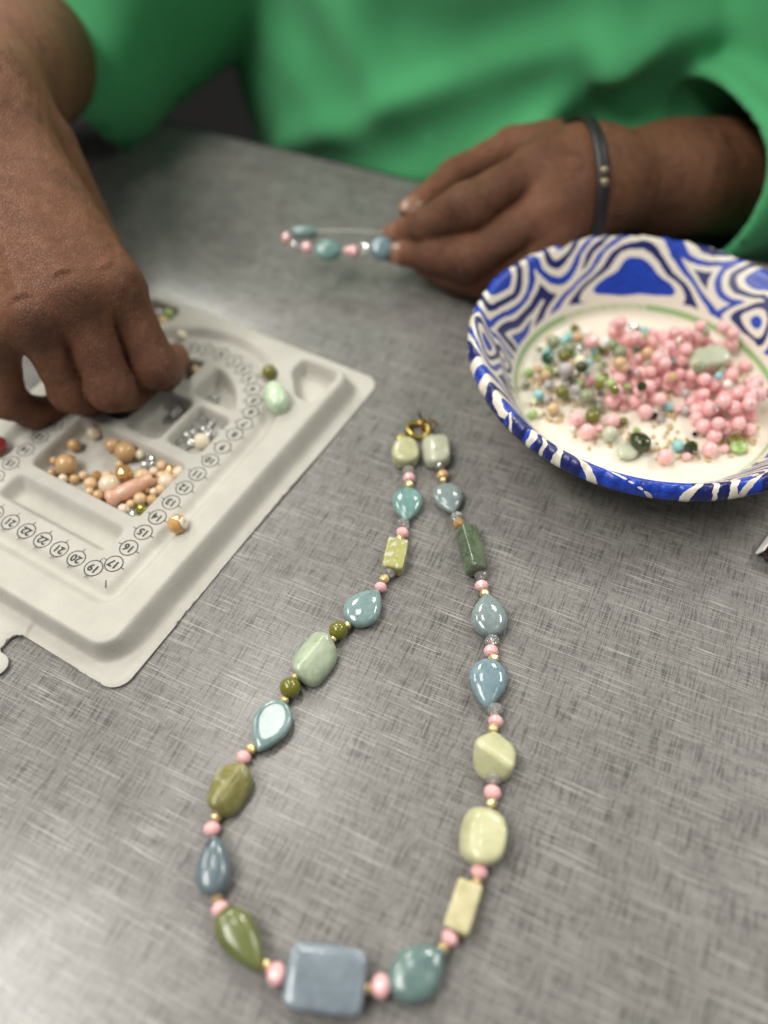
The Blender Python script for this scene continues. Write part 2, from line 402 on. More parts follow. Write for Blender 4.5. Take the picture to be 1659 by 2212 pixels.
# ------------------------------------------------------------------ bead tray (moulded pulp bead board)
TD = np.array([math.cos(R(-32.27)), math.sin(R(-32.27))]); TV = np.array([-TD[1], TD[0]])
TO = np.array([-0.10836269, 0.1430265])
def tw(u, v, z=0.0):                                               # tray millimetres to world metres
    p = TO + TD * u * 1e-3 + TV * v * 1e-3; return (p[0], p[1], z)
def tl(x, y, z):                                                   # photograph pixel to tray millimetres at height z
    p = at(x, y, z)[:2] - TO; return p @ TD * 1e3, p @ TV * 1e3
def sdbox(u, v, u0, u1, v0, v1, r=0.0):
    a = np.abs(u - (u0 + u1) / 2) - (u1 - u0) / 2 + r; b = np.abs(v - (v0 + v1) / 2) - (v1 - v0) / 2 + r
    return np.hypot(np.maximum(a, 0), np.maximum(b, 0)) + np.minimum(np.maximum(a, b), 0) - r
def ss(e0, e1, x):
    t = np.clip((x - e0) / (e1 - e0), 0, 1); return t * t * (3 - 2 * t)
def smin(a, b, k):
    h = np.clip(.5 + .5 * (b - a) / k, 0, 1); return b + (a - b) * h - k * h * (1 - h)
def wob(u, v, s, seed):
    q = np.random.default_rng(seed); k = 0
    for _ in range(7):
        d = q.normal(size=2) * s; k = k + np.sin(u * d[0] + v * d[1] + q.uniform(0, 6.3))
    return k / 3.5
AX, AY = -78.6, 131.0
def tray_outline(u, v):
    d = sdbox(u, v, -157.2, 0, 0, 204.3, 8) + wob(u, v, .05, 3) * .35
    d = d - .9 * ss(34, 41, v) * ss(-60, -20, u) * (1 - ss(90, 130, v)) * -1 * .6
    tab = np.minimum(sdbox(u, v, -101, -56, -14, 6, 1), 1e9)
    d = smin(d, tab, 5.0)
    return np.minimum(d, sdbox(u, v, -110.5, -47, -20.5, -10.5, 4.9))
def tray_height(u, v, detail=True):
    fl_ = 1.3 + wob(u, v, .045, 5) * .35 + .5 * ss(-20, 0, u) * ss(20, 0, v)
    fl_ = fl_ + .9 * ss(.3, -.3, (u + 50.6) + .30 * (v + 1)) * ss(9, 5, v) * ss(-107, -101, u)
    dw = sdbox(u, v, -146.5, -10.7, 8.9, 193.5, 9)
    wid = 3.2 + 3.0 * ss(-16, -8, u) * ss(8, 25, v)
    t = ss(wid, -1.2, dw)
    din = smin(np.hypot(u - AX, v - AY) - 51.5, sdbox(u, v, AX - 51.5, AX + 51.5, 28.3, AY, 5), 1.0)
    top = 11.4 - 1.4 * ss(5, -4, din)
    ch = np.where(np.abs(din) < 6.0, .5 * (1 + np.cos(np.pi * din / 6.0)), 0)
    top = top - 3.0 * ch
    cut = np.zeros_like(u)
    def pocket(d, deep, wall=3.2):
        nonlocal cut
        cut = np.maximum(cut, deep * ss(.35, -wall, d))
    pocket(sdbox(u, v, -112.2, -45.0, 66.6, 103.0, 4), 8.0)
    bb = sdbox(u, v, -112.2, -45.0, 45.0, 60.6, 4); pocket(bb, 6.8, 5.0)
    pocket(sdbox(u, v, -65.8, -44.6, 109.6, 137.3, 4), 8.0); pocket(sdbox(u, v, -112.6, -91.4, 109.6, 137.3, 4), 8.0)
    pocket(sdbox(u, v, -89.4, -68.0, 107.8, 137.3, 4), 8.0)
    cd_ = np.hypot(u - AX, v - AY) - 33.2
    rc = lambda a, b: np.maximum(a, b) + np.sqrt(np.maximum(0, np.minimum(a + 3, 0) ** 2)) * 0
    for sgn in (1, -1):
        uu = (u - AX) * sgn
        e = -smin(-np.maximum(-(uu - 3.4), -(v - 141.6)), -cd_, 3.0); pocket(e, 8.0)
        g = -smin(-sdbox(uu, v, 40.3, 64.2, 164.5, 190.2, 4), np.hypot(u - AX, v - AY) - 62.0, 3.0); pocket(g, 8.0, 3.6)
    z = fl_ + (top - fl_) * t - cut * t
    if detail: z = z + wob(u, v, .35, 9) * .05 + wob(u, v, .12, 10) * .06
    return z
def tz(u, v): return float(tray_height(np.array([u], float), np.array([v], float))[0]) * 1e-3
tray = empty('bead_tray', tw(-78.6, 100, 0), R(-32.27))
tag(tray, 'beige moulded pulp beading tray with numbered ring track and compartments under the hand', 'bead tray')
TRI = tray.matrix_basis.inverted() if False else Matrix.Rotation(R(32.27), 4, 'Z') @ Matrix.Translation(-Vector(tw(-78.6, 100, 0)))
def build_tray():
    h = .8
    us = np.arange(-160, 3, h); vs = np.arange(-23, 208, h)
    U, Vv = np.meshgrid(us, vs, indexing='ij'); d = tray_outline(U, Vv)
    for _ in range(4):                                             # snap the vertices just outside onto the outline
        e = .05
        gu = (tray_outline(U + e, Vv) - d) / e; gv = (tray_outline(U, Vv + e) - d) / e; gg = np.maximum(gu * gu + gv * gv, .2)
        msk = (d > 0) & (d < h * 1.6)
        U = np.where(msk, U - d * gu / gg, U); Vv = np.where(msk, Vv - d * gv / gg, Vv); d = tray_outline(U, Vv)
    ok = d < .12
    Z = tray_height(U, Vv)
    Z = Z - .45 * ss(-1.6, 0, d)
    idx = -np.ones(U.shape, int); idx[ok] = np.arange(ok.sum()); n = ok.sum()
    q = ok[:-1, :-1] & ok[1:, :-1] & ok[1:, 1:] & ok[:-1, 1:]
    Q = np.stack([idx[:-1, :-1][q], idx[1:, :-1][q], idx[1:, 1:][q], idx[:-1, 1:][q]], -1)
    P = np.stack([(U[ok] - AX) * 1e-3, (Vv[ok] - 100) * 1e-3, Z[ok] * 1e-3], -1)
    # closed underside: same sheet a millimetre lower, skirt on the boundary
    E = np.concatenate([Q[:, [0, 1]], Q[:, [1, 2]], Q[:, [2, 3]], Q[:, [3, 0]]])
    key = E[:, 0].astype(np.int64) * n + E[:, 1]; rev = E[:, 1].astype(np.int64) * n + E[:, 0]
    bd = E[~np.isin(key, rev)]
    P2 = P.copy(); P2[:, 2] = np.maximum(P2[:, 2] - .0009, .0001)
    Vt = np.concatenate([P, P2]); Qt = np.concatenate([Q, Q[:, ::-1] + n, np.stack([bd[:, 1], bd[:, 0], bd[:, 0] + n, bd[:, 1] + n], -1)])
    return mesh_np('board', Vt, Qt)
obj('board', build_tray(), M['pulp'], tray)
# printed numbers: a ring, its two ticks and digits, one flat mesh each
_txt = {}
def text_tris(s):
    if s in _txt: return _txt[s]
    c = bpy.data.curves.new('digits', 'FONT'); c.body = s; c.size = 1.0; c.align_x = 'CENTER'; c.align_y = 'CENTER'; c.resolution_u = 3
    c.offset = .035
    o = bpy.data.objects.new('digits', c); COL.objects.link(o)
    dg = bpy.context.evaluated_depsgraph_get(); me = bpy.data.meshes.new_from_object(o.evaluated_get(dg))
    V = [v.co[:] for v in me.vertices]; F = [tuple(p.vertices) for p in me.polygons]
    bpy.data.objects.remove(o); bpy.data.curves.remove(c); bpy.data.meshes.remove(me)
    _txt[s] = (V, F); return _txt[s]
def number_mark(num, u, v, nx, ny, rr=3.95):
    V = []; F = []
    def add(x, y): V.append((x, y, 0)); return len(V) - 1
    n = 40; a = [add((rr - .22) * math.cos(2 * math.pi * k / n), (rr - .22) * math.sin(2 * math.pi * k / n)) for k in range(n)]
    b = [add((rr + .22) * math.cos(2 * math.pi * k / n), (rr + .22) * math.sin(2 * math.pi * k / n)) for k in range(n)]
    for k in range(n): F.append((a[k], b[k], b[(k + 1) % n], a[(k + 1) % n]))
    for s in (1, -1):
        p0 = np.array([nx, ny]) * s * (rr + .1); p1 = np.array([nx, ny]) * s * (rr + 1.9); t = np.array([-ny, nx]) * .2
        q = [add(*(p0 + t)), add(*(p1 + t * .7)), add(*(p1 - t * .7)), add(*(p0 - t))]; F.append(tuple(q if s > 0 else q))
    tv, tf = text_tris(str(num)); o0 = len(V); sz = 5.0
    for x, y, _ in tv: V.append((-x * sz, -y * sz, 0))             # printed to be read from the far side
    F += [tuple(i + o0 for i in f) for f in tf]
    V = [(x * 1e-3, y * 1e-3, 0) for x, y, _ in V]
    zz = max(tz(u + dx, v + dy) for dx in (-4, -2, 0, 2, 4) for dy in (-4, -2, 0, 2, 4))
    o = obj('number_mark', mesh('number_mark', V, F, False), M['ink'], tray, ((u - AX) * 1e-3, (v - 100) * 1e-3, zz + .00008))
    o['label'] = 'printed black ring with number %d' % num
for side in (1, -1):
    for k in range(10):                                            # straight runs, 17 at the front corner
        n_ = 17 - k; number_mark(n_, AX + side * 41.1, 43.0 + 9.62 * k, 1, 0)
    for k in range(8):                                             # round the bend
        ang = (8.2 * (k + 1) - 1.6) / 41.6
        if k == 7 and side == -1: continue
        if k == 7: ang = math.pi / 2
        number_mark(7 - k, AX + side * 41.6 * math.cos(ang), AY + 41.6 * math.sin(ang), side * math.cos(ang), math.sin(ang))
    for k in range(4): number_mark(19 + k, AX + side * (35.0 - 10.0 * k), 36.9, 0, 1)
cr = mesh('stroke_mark', [(-.0002, -.002, 0), (.0002, -.002, 0), (.0002, .002, 0), (-.0002, .002, 0)], [(0, 1, 2, 3)], False)
obj('stroke_mark', cr, M['ink'], tray, ((-33.4 - AX) * 1e-3, (33.4 - 100) * 1e-3, tz(-33.4, 33.4) + .0003), (0, R(8), R(38)))

# ------------------------------------------------------------------ necklace
def cN(x, y): return 696.8 + .28 * x, 862.7 + .28 * y
def cL(x, y): return 497.7 + .24 * x, 1227.7 + .24 * y
def cK(x, y): return 398.2 + .21 * x, 1559.5 + .21 * y
def cB(x, y): return 464.5 + .32 * x, 1891.3 + .32 * y
def cC(x, y): return 796.3 + .2648 * x, 1625.8 + .2648 * y
def cD(x, y): return 929.0 + .21 * x, 1260.8 + .21 * y
necklace = empty('beaded_necklace', at(880, 1500, 0))
tag(necklace, 'long finished necklace of aqua, jade and pink beads laid open on the grey table', 'necklace')
NOFF = Vector(necklace.location)
# small beads: (kind, crop, x, y, width in crop pixels, crop scale)
seq = [
 ('J1', cN, (640, 310), (640, 528), (532, 420), (748, 420), 'jade_olive'),
 ('c', cN, 662, 553, 98), ('p', cN, 668, 608, 98), ('g', cN, 668, 660, 58),
 ('drop', cN, (655, 690), (640, 942), (540, 800), (775, 800), 'aqua_teal', 6.0),
 ('c', cN, 625, 955, 98), ('p', cN, 617, 1030, 102), ('g', cN, 593, 1080, 66),
 ('brick', cN, (585, 1098), (535, 1325), (480, 1200), (640, 1225), 'speckle', 7.0),
 ('c', cN, 512, 1340, 104), ('g', cN, 478, 1385, 68), ('p', cN, 449, 1450, 100),
 ('drop', cL, (1085, 505), (1345, 205), (1050, 280), (1310, 460), 'aqua', 7.0),
 ('g', cL, 1055, 510, 64), ('o', cL, 972, 560, 168), ('g', cL, 925, 632, 66),
 ('mintn', cL, (915, 620), (605, 1000), (600, 700), (880, 930), 'mint', 9.5),
 ('g', cL, 590, 978, 78), ('o', cL, 540, 1078, 190), ('g', cL, 480, 1185, 80),
 ('flatdrop', cL, (445, 1195), (225, 1640), (205, 1390), (575, 1400), 'aqua', 8.0),
 ('g', cL, 188, 1622, 88), ('p', cL, 120, 1700, 138),
 ('khakin', cK, (640, 440), (290, 935), (300, 560), (600, 800), 'khaki', 9.0),
 ('g', cK, 328, 978, 92), ('p', cK, 285, 1100, 178),
 ('sl', cK, (270, 1800), (305, 1180), (125, 1550), (495, 1500), 'slate', 9.0),
 ('g', cK, 328, 1800, 108), ('p', cK, 368, 1925, 190),
 ('od', cB, (50, 235), (322, 640), (0, 430), (285, 330), 'olive_drop', 9.5),
 ('g', cB, 342, 605, 66), ('p', cB, 418, 670, 160),
 ('sq', cB, (485, 660), (1015, 735), (765, 480), (735, 945), 'square', 9.0),
 ('g', cB, 1030, 765, 60), ('p', cB, 1120, 750, 160),
 ('td', cB, (1200, 800), (1545, 500), (1240, 520), (1480, 800), 'teal_dark', 9.0),
 ('g', cB, 1540, 490, 68), ('p', cC, 665, 1510, 152),
 ('brick', cC, (720, 1475), (850, 1075), (650, 1260), (880, 1260), 'cream_brick', 7.5),
 ('g', cC, 878, 1063, 82), ('p', cC, 902, 970, 146),
 ('block', cC, (900, 935), (955, 430), (735, 680), (1130, 690), 'jade_yellow', 10.0),
 ('g', cC, 1005, 412, 78), ('p', cC, 1010, 328, 146), ('c', cC, 1022, 215, 136),
 ('J2', cD, (660, 2020), (660, 1510), (440, 1790), (878, 1790), 'jade_yellow'),
 ('g', cD, 650, 1488, 96), ('p', cD, 675, 1415, 160), ('c', cD, 668, 1295, 166),
 ('drop', cD, (610, 785), (592, 1285), (400, 960), (788, 960), 'aqua_blue', 7.0),
 ('g', cD, 650, 770, 96), ('p', cD, 627, 695, 156), ('c', cD, 640, 585, 152),
 ('drop', cD, (615, 540), (575, 110), (425, 350), (800, 350), 'aqua_gray', 8.0),
 ('g', cD, 560, 98, 88), ('p', cN, 1227, 1438, 110), ('c', cN, 1222, 1355, 108),
 ('brick2', cN, (1205, 1355), (1110, 975), (1030, 1190), (1262, 1190), 'dark_green', 9.0),
 ('f', cN, 1052, 960, 98), ('c', cN, 1033, 905, 96),
 ('drop', cN, (935, 655), (1000, 885), (850, 745), (1090, 745), 'aqua_gray', 6.0),
 ('g', cN, 932, 625, 46), ('a', cN, 928, 585, 96), ('c', cN, 905, 513, 90),
 ('block2', cN, (900, 515), (865, 258), (762, 380), (978, 380), 'jade_pale', 8.5),
]
SC = {cN: .28, cL: .24, cK: .21, cB: .32, cC: .2648, cD: .21}
ZC = .0033
def center(it):
    if isinstance(it[2], tuple):
        T = it[7] * 1e-3 if len(it) > 7 else .008
        z = T / 2
        a = at(*it[1](*it[2]), z); b = at(*it[1](*it[3]), z); return (a + b) / 2
    z = {'c': .0031, 'p': .003, 'g': .003, 'o': .0036, 'f': .003, 'a': .003}[it[0]]
    return at(*it[1](it[2], it[3]), z)
cents = [center(i) for i in seq]
PN = {'c': 'crystal_bead', 'p': 'pink_bead', 'g': 'gold_spacer', 'o': 'olive_bead', 'f': 'gold_faceted_bead', 'a': 'peach_bead'}
for i, it in enumerate(seq):
    c = cents[i]
    ta = cents[min(i + 1, len(seq) - 1)] - cents[max(i - 1, 0)]
    ang = math.atan2(ta[1], ta[0])
    loc = Vector(c) - NOFF
    if not isinstance(it[2], tuple):
        k = it[0]; rad = it[4] * SC[it[1]] / pxm(c) / 2 * (1.12 if it[0] == 'g' else 1.02)
        loc.z = max(c[2], rad * .98)
        if k == 'c': o = obj(PN[k], ME_FACET[i % 3], M['crystal'], necklace, loc, (rng.uniform(0, 3), rng.uniform(-.12, .12), ang + rng.uniform(-.2, .2)), rad)
        elif k == 'p': o = obj(PN[k], ME_FACET[i % 3], M['pink'], necklace, loc, (rng.uniform(0, 3), rng.uniform(-.25, .25), ang + rng.uniform(-.25, .25)), (rad * .98, rad, rad))
        elif k == 'g': o = obj(PN[k], ME_SPACER[i % 5], M['gold'], necklace, loc, (rng.uniform(0, 3), rng.uniform(-.2, .2), ang + rng.uniform(-.2, .2)), rad)
        elif k == 'o': o = obj(PN[k], ME_ROUND, M['olive'], necklace, loc, (0, 0, ang), rad)
        elif k == 'f': o = obj(PN[k], ME_FACET[i % 3], M['gold_facet'], necklace, loc, (.6, 0, ang), rad)
        else: o = obj(PN[k], ME_FACET[i % 3], M['peach'], necklace, loc, (.3, 0, ang), rad)
        continue
    k, cf, A, B, W1, W2, mt = it[:7]; T = it[7] * 1e-3 if len(it) > 7 else .008
    z = T / 2
    a, b, w1, w2 = (at(*cf(*q), z) for q in (A, B, W1, W2))
    ax = (b - a); L = np.linalg.norm(ax); ax = ax / L; pr = np.array([-ax[1], ax[0], 0])
    Wd = abs((w2 - w1) @ pr); rz = math.atan2(ax[1], ax[0])
    c = (a + b) / 2; off = ((w1 + w2) / 2 - c) @ pr
    loc = Vector(c + pr * off * .6) - NOFF; tilt = (0, 0, rz)
    if k == 'drop':
        me = drop_bead(L, Wd, T, .40, .86, 0); nm = 'teardrop_bead'; tilt = (rng.uniform(-.06, .06), rng.uniform(-.05, .05), rz)
    elif k == 'flatdrop':
        me = drop_bead(L, Wd, T, .42, .9, .42); nm = 'teardrop_bead'; tilt = (0, 0, rz)
    elif k in ('td', 'sl', 'od'):
        bl = {'td': .45, 'sl': .36, 'od': .34}[k]
        me = drop_bead(L, Wd, T, bl, {'td': .9, 'sl': .62, 'od': .75}[k], 0); nm = 'drop_nugget'
    elif k == 'brick':
        me = soft_poly('brick_bead', box_planes(L, Wd, T), 14, rough=.012, seed=i); nm = 'brick_bead'; tilt = (R(-4), 0, rz)
    elif k == 'brick2':
        s = T * .86; me = soft_poly('brick_bead', box_planes(L * .92, s, s), 22, rough=.006, seed=i); nm = 'brick_bead'; tilt = (R(24), R(3), rz); loc.z = T * .55
    elif k in ('block', 'block2'):
        me = soft_poly('block_nugget', box_planes(L, Wd, T) + [((0, .8, .9), T * .60), ((.7, 0, .9), T * .85 if k == 'block' else T * .8), ((1, 1, 0), L * .50), ((1, -1, 0), L * .50), ((-1, 1, 0), L * .50), ((-1, -1, 0), L * .50)], 5.5, rough=.012, seed=i); nm = 'block_nugget'
    elif k == 'sq':
        me = soft_poly('square_bead', box_planes(L, Wd, T), 7, rough=.008, seed=i); nm = 'square_bead'
    elif k == 'J1':
        me = soft_poly('jade_nugget', [((1, 0, 0), L * .5), ((-1, 0, 0), L * .5), ((0, 1, 0), Wd * .5), ((0, -1, 0), Wd * .5), ((0, 0, 1), T * .55), ((0, 0, -1), T / 2), ((-.6, .8, 0), L * .47), ((-.6, -.8, 0), L * .47), ((.8, .6, 0), L * .47), ((.8, -.6, 0), L * .47)], 4.5, rough=.01, seed=i); nm = 'jade_nugget'
    elif k == 'J2':
        me = soft_poly('jade_nugget', [((1, .75, 0), L * .40), ((1, -.75, 0), L * .40), ((-1, 0, 0), L * .5), ((0, 1, 0), Wd * .5), ((0, -1, 0), Wd * .5), ((-.6, .8, 0), L * .50), ((-.6, -.8, 0), L * .50),
                        ((.35, -.25, 1), T * .60), ((-.75, .45, .85), T * .70), ((0, 0, -1), T / 2)], 7.5, rough=.006, seed=i); nm = 'jade_nugget'
    elif k == 'mintn':
        me = soft_poly('mint_nugget', [((1, .12, 0), L * .49), ((-1, -.12, 0), L * .49), ((0, 1, 0), Wd * .47), ((0, -1, 0), Wd * .47), ((.06, .62, 1), T * .53), ((0, -.75, 1), T * .56), ((0, 0, -1), T / 2), ((-.75, .62, 0), L * .43), ((.75, -.62, 0), L * .45)], 5.8, rough=.008, seed=i); nm = 'mint_nugget'
    elif k == 'khakin':
        me = soft_poly('khaki_nugget', [((1, .3, 0), L * .49), ((-1, .5, 0), L * .46), ((0, 1, 0), Wd * .5), ((.3, -1, 0), Wd * .5), ((0, .7, 1), T * .58), ((0, -.45, 1), T * .56), ((0, 0, -1), T / 2), ((-.8, -.7, .2), L * .42), ((.8, -.8, 0), L * .44)], 5.5, rough=.012, seed=i); nm = 'khaki_nugget'
    o = obj(nm, me, M[mt], necklace, loc, tilt)
thr = [Vector(c) for c in cents]
clasp_c = Vector(at(*cN(735, 230), .0025))
pts = [clasp_c + Vector((-.006, -.004, 0))] + thr[0:] + [clasp_c + Vector((.006, -.002, 0))]
for p in pts: p.z = max(.0026, min(p.z, .0040))
obj('thread', tube('thread', [p - NOFF for p in pts], .00025, 6), M['thread'], necklace)
cl = obj('clasp', tube('clasp', [clasp_c - NOFF + Matrix.Rotation(R(-35), 3, 'Z') @ Vector((.0080 * math.cos(a), .0068 * math.sin(a), .0012 * math.sin(2 * a))) * .68 for a in np.linspace(0, 2 * math.pi, 25)[:-1]],
        [.00135 + .00035 * math.sin(3 * a) for a in np.linspace(0, 2 * math.pi, 25)[:-1]], 8, True), M['gold_old'], necklace)
c2 = Vector(at(*cN(815, 205), .003)) - NOFF
obj('jump_ring', tube('jump_ring', [c2 + Vector((.0038 * math.cos(a), .0040 * math.sin(a), .0012 * math.cos(a))) for a in np.linspace(0, 2 * math.pi, 21)[:-1]], .0006, 7, True), M['bronze'], cl)
c3 = Vector(at(*cN(770, 185), .004)) - NOFF
obj('clasp_bar', tube('clasp_bar', [c3 + Vector((-.0015, .006, .0015)), c3 + Vector((0, 0, .001)), c3 + Vector((.0015, -.006, 0))], [.0005, .0009, .0005], 7), M['bronze'], cl)
c4 = Vector(at(*cN(610, 290), .0028)) - NOFF
obj('crimp', tube('crimp', [c4 + Vector((-.0030, -.0018, 0)), c4 + Vector((.0030, .0018, .0006))], .0010, 8), M['gold_old'], cl)

# ------------------------------------------------------------------ loose beads in the tray
def loose(name, me, mat, p, rad, label, cat='bead', group=None, rot=None):
    rot = rot or (rng.uniform(0, 3), rng.uniform(-.8, .8), rng.uniform(0, 6.28))
    o = obj(name, me, mat, None, p, rot, rad); tag(o, label, cat, group); return o
def cA(x, y): return 86.3 + .208 * x, 895.9 + .208 * y
def c5(x, y): return 298.6 + .32 * x, 663.6 + .32 * y
def rest(cf, x, y, r_mm):
    """where a bead seen at that crop pixel rests on the tray"""
    X, Y = cf(x, y); z = .005
    for _ in range(4):
        u, v = tl(X, Y, z); z = tz(u, v) + r_mm * 1e-3 * .98
    return at(X, Y, z)
def relabel(lst, anchors):
    """each bead named from the nearest bead or mark that can be found by eye"""
    D_ = ['right of', 'in front and right of', 'in front of', 'in front and left of', 'left of', 'behind and left of', 'behind', 'behind and right of']
    cell = {}
    for o, x, y, noun in lst:
        nm, ax_, ay_ = min(anchors, key=lambda a: math.hypot(a[1] - x, (a[2] - y) * 1.3))
        k = int(round(math.atan2(y - ay_, x - ax_) / (math.pi / 4))) % 8
        cell.setdefault((noun, nm, k), []).append((math.hypot(ax_ - x, ay_ - y), o.name, o))
    for (noun, nm, k), L in cell.items():
        for i, (_, _, o) in enumerate(sorted(L)):
            o['label'] = ('closest ', 'second closest ', 'third closest ', 'fourth closest ', 'fifth closest ', 'sixth closest ', 'seventh closest ', 'eighth closest ', 'ninth closest ', 'tenth closest ', 'eleventh closest ', 'twelfth closest ')[min(i, 11)] * (len(L) > 1) + noun + ' ' + D_[k] + ' ' + nm
champ = [(355, 315, 68), (560, 185, 70), (750, 320, 74), (885, 385, 105), (150, 480, 48), (275, 515, 107), (125, 605, 45), (240, 665, 48), (360, 670, 50), (450, 630, 46),
         (525, 715, 65), (700, 640, 60), (720, 725, 105), (520, 800, 45), (610, 840, 62), (825, 515, 45), (1265, 530, 55), (1445, 600, 66), (1260, 635, 52), (1310, 695, 85),
         (1260, 775, 60), (1185, 800, 45), (1165, 885, 56), (1040, 875, 66), (945, 930, 48), (1330, 610, 48), (1195, 700, 44), (770, 800, 40), (1110, 780, 44), (1385, 665, 48), (900, 760, 46), (655, 770, 42)]
CHL = []
GP = 'champagne beads heaped in the tray'
for x, y, r_ in champ:
    z0 = rest(cA, x, y, 2.5); rad = r_ * .208 / pxm(z0) * 1.04
    p = rest(cA, x, y, rad * 1e3)
    big = r_ > 90
    o = loose('pearl_bead', ME_ROUND, M[('pearl', 'pearl_pale', 'pearl_dark', 'pearl')[(x // 5 + y // 5) % 4]], p, rad,
          'large round champagne pearl in the wide tray compartment' if big else ('mid sized champagne pearl in the wide tray compartment' if r_ > 53 else 'tiny champagne pearl in the wide tray compartment'), group=GP)
    CHL.append((o, x, y, 'large champagne pearl' if big else ('mid sized champagne pearl' if r_ > 53 else 'tiny champagne pearl')))
relabel(CHL, [('the wooden peg', 940, 800), ('the large bronze bead', 870, 610), ('the olive gold bead', 1050, 985), ('the cream sparkling bead', 1035, 415), ('the printed number eleven', 1540, 600), ('the printed number twelve', 1440, 740), ('the compartment left corner', 60, 560)])
for x, y, r_, m_, lb in [(1035, 415, 58, 'pearl_cream', 'cream sparkling faceted bead beside the clear ones in the wide compartment'), (590, 630, 55, 'gold_facet', 'bronze faceted bead glinting among tiny champagne pearls'),
                         (870, 610, 100, 'gold_facet', 'large bronze faceted bead with bright white glint in the wide compartment'), (1355, 565, 54, 'gold_facet', 'faceted gold bead glinting near the number eleven'),
                         (1050, 985, 65, 'olive_facet', 'olive gold faceted bead in the front corner of the compartment')]:
    p = rest(cA, x, y, r_ * .208 / 4.6); loose('faceted_bead', ME_FACET_R[0], M[m_], p, r_ * .208 / pxm(p) * .95, lb)
p = rest(cA, 1060, 630, 3.2); o = loose('oval_bead', ME_ROUND, M['pearl'], p, .0032, 'oval champagne bead beside the peg in the wide compartment', rot=(0, 0, .3)); o.scale = (.0040, .0031, .0031)
p = rest(cA, 870, 985, 2.8); loose('pale_bead', ME_FACET_R[1], M['pearl_pale'], p, .0029, 'pale faceted bead beside the clear crystal in the front corner')
p = rest(cA, 970, 1035, 2.6); loose('crystal_bead', ME_FACET[0], M['crystal'], p, .0029, 'clear faceted crystal in the front corner of the wide compartment')
GC = 'clear crystals in the tray'
for x, y, r_ in [(1150, 465, 55), (1100, 520, 48), (1180, 520, 44), (1085, 560, 40)]:
    p = rest(cA, x, y, 2.4); loose('crystal_bead', ME_FACET[1], M['crystal'], p, r_ * .208 / pxm(p), 'clear crystal among the champagne pearls in the wide compartment', group=GC)
p = rest(cA, 1180, 590, 2.3); loose('pale_pink_bead', ME_ROUND, M['pearl_pale'], p, .0023, 'pale pinkish bead beside the end of the wooden peg')
pg = lathe('wooden_peg', [(-.0135, .0012), (-.0138, .0026), (-.0125, .0040), (-.0105, .0043), (-.0085, .0034), (-.0068, .0033), (-.005, .0039), (0, .0041), (.005, .0037), (.0075, .0030), (.0105, .0032), (.0130, .0040), (.0137, .0034), (.0132, .0012)], 22, True, True)
a, b = rest(cA, 705, 900, 3.4), rest(cA, 1180, 690, 3.4); mid = (a + b) / 2 + np.array([0, 0, .0012])
tag(obj('wooden_peg', pg, M['peg'], None, mid, (0, -R(4), math.atan2(b[1] - a[1], b[0] - a[0])), (np.linalg.norm(b - a) / .0276 * 1.04, 1, 1)), 'pinkish beige turned peg bead lying on the champagne beads', 'bead')
for x, y, r_ in [(290, 905, 30), (335, 870, 30), (375, 850, 32), (405, 805, 32), (440, 770, 32), (450, 825, 28), (350, 915, 26), (525, 862, 26), (395, 760, 28), (475, 860, 24), (310, 940, 24)]:
    p = rest(c5, x, y, 2.3); loose('crystal_bead', ME_FACET[rng.randrange(3)], M['crystal'], p, r_ * .32 / pxm(p) * 1.05, 'clear crystal in the small square compartment beside number eight', group=GC)
p = rest(c5, 525, 812, 1.5)
tag(obj('clear_ring', tube('clear_ring', [(.0036 * math.cos(a), .0036 * math.sin(a), 0) for a in np.linspace(0, 2 * math.pi, 25)[:-1]], .0009, 8, True), M['crystal'], None, p, (.25, .1, 0)), 'clear open glass ring in the small square compartment', 'ring')
p = rest(c5, 425, 905, 3.4); loose('cream_bead', ME_FACET_R[0], M['pearl_cream'], p, .0042, 'cream lustrous bead among crystals in the small square compartment')
p = rest(c5, 255, 710, 3.2); loose('crystal_bead', ME_FACET[2], M['crystal'], p, .0040, 'single clear crystal alone in the middle compartment')
for x, y in [(520, 603), (482, 622), (505, 640)]:
    p = rest(c5, x, y, 2.0); loose('crystal_bead', ME_FACET[1], M['crystal'], p, .0024, 'clear crystal in the quarter round compartment', group='crystals in the quarter round compartment')
p = rest(c5, 390, 432, 2.6); loose('tan_bead', ME_ROUND, M['tan'], p, .0030, 'tan bead in the compartment by the index finger tip')
p = rest(c5, 205, 55, 3); loose('green_bead', ME_ROUND, M['lime'], p, .0036, 'light green bead in the far left corner compartment')
p = rest(c5, 140, 50, 3); loose('lilac_bead', ME_ROUND, M['lilac'], p, .0030, 'lilac bead in the far left corner compartment beside the finger')
p = rest(c5, 168, 98, 3); loose('tan_bead', ME_ROUND, M['pearl'], p, .0030, 'champagne bead in the far left corner compartment')
p = rest(c5, 290, 195, 2.6); loose('cream_bead', ME_ROUND, M['pearl_cream'], p, .0030, 'cream bead lying in the rounded end of the tray channel')
p = rest(c5, 885, 437, 3.8); loose('olive_bead', ME_ROUND, M['olive'], p, 50 * .32 / pxm(p), 'olive green round bead in the tray channel above the mint egg bead')
p = rest(c5, 930, 608, 5.4); o = loose('egg_bead', drop_bead(.0195, .0118, .0118, .42, .60, 0, 'egg_bead'), M['mint_egg'], p, 1, 'pale mint egg shaped bead in the tray channel', rot=(0, 0, R(103)))
o.scale = (1, 1, 1)
p = rest(lambda x, y: (.4 * x, 796.3 + .4 * y), 958, 840, 4.6)
fb = empty('amber_bead', p, 0); tag(fb, 'amber faceted bead with cream drilled face beside number fourteen', 'bead')
fb.rotation_euler = (0, R(-22), R(-6))
obj('bead_body', facet_bead(12, .86, .2), M['amber'], fb, (0, 0, 0), (.2, 0, 0), 58 * .4 / pxm(p))
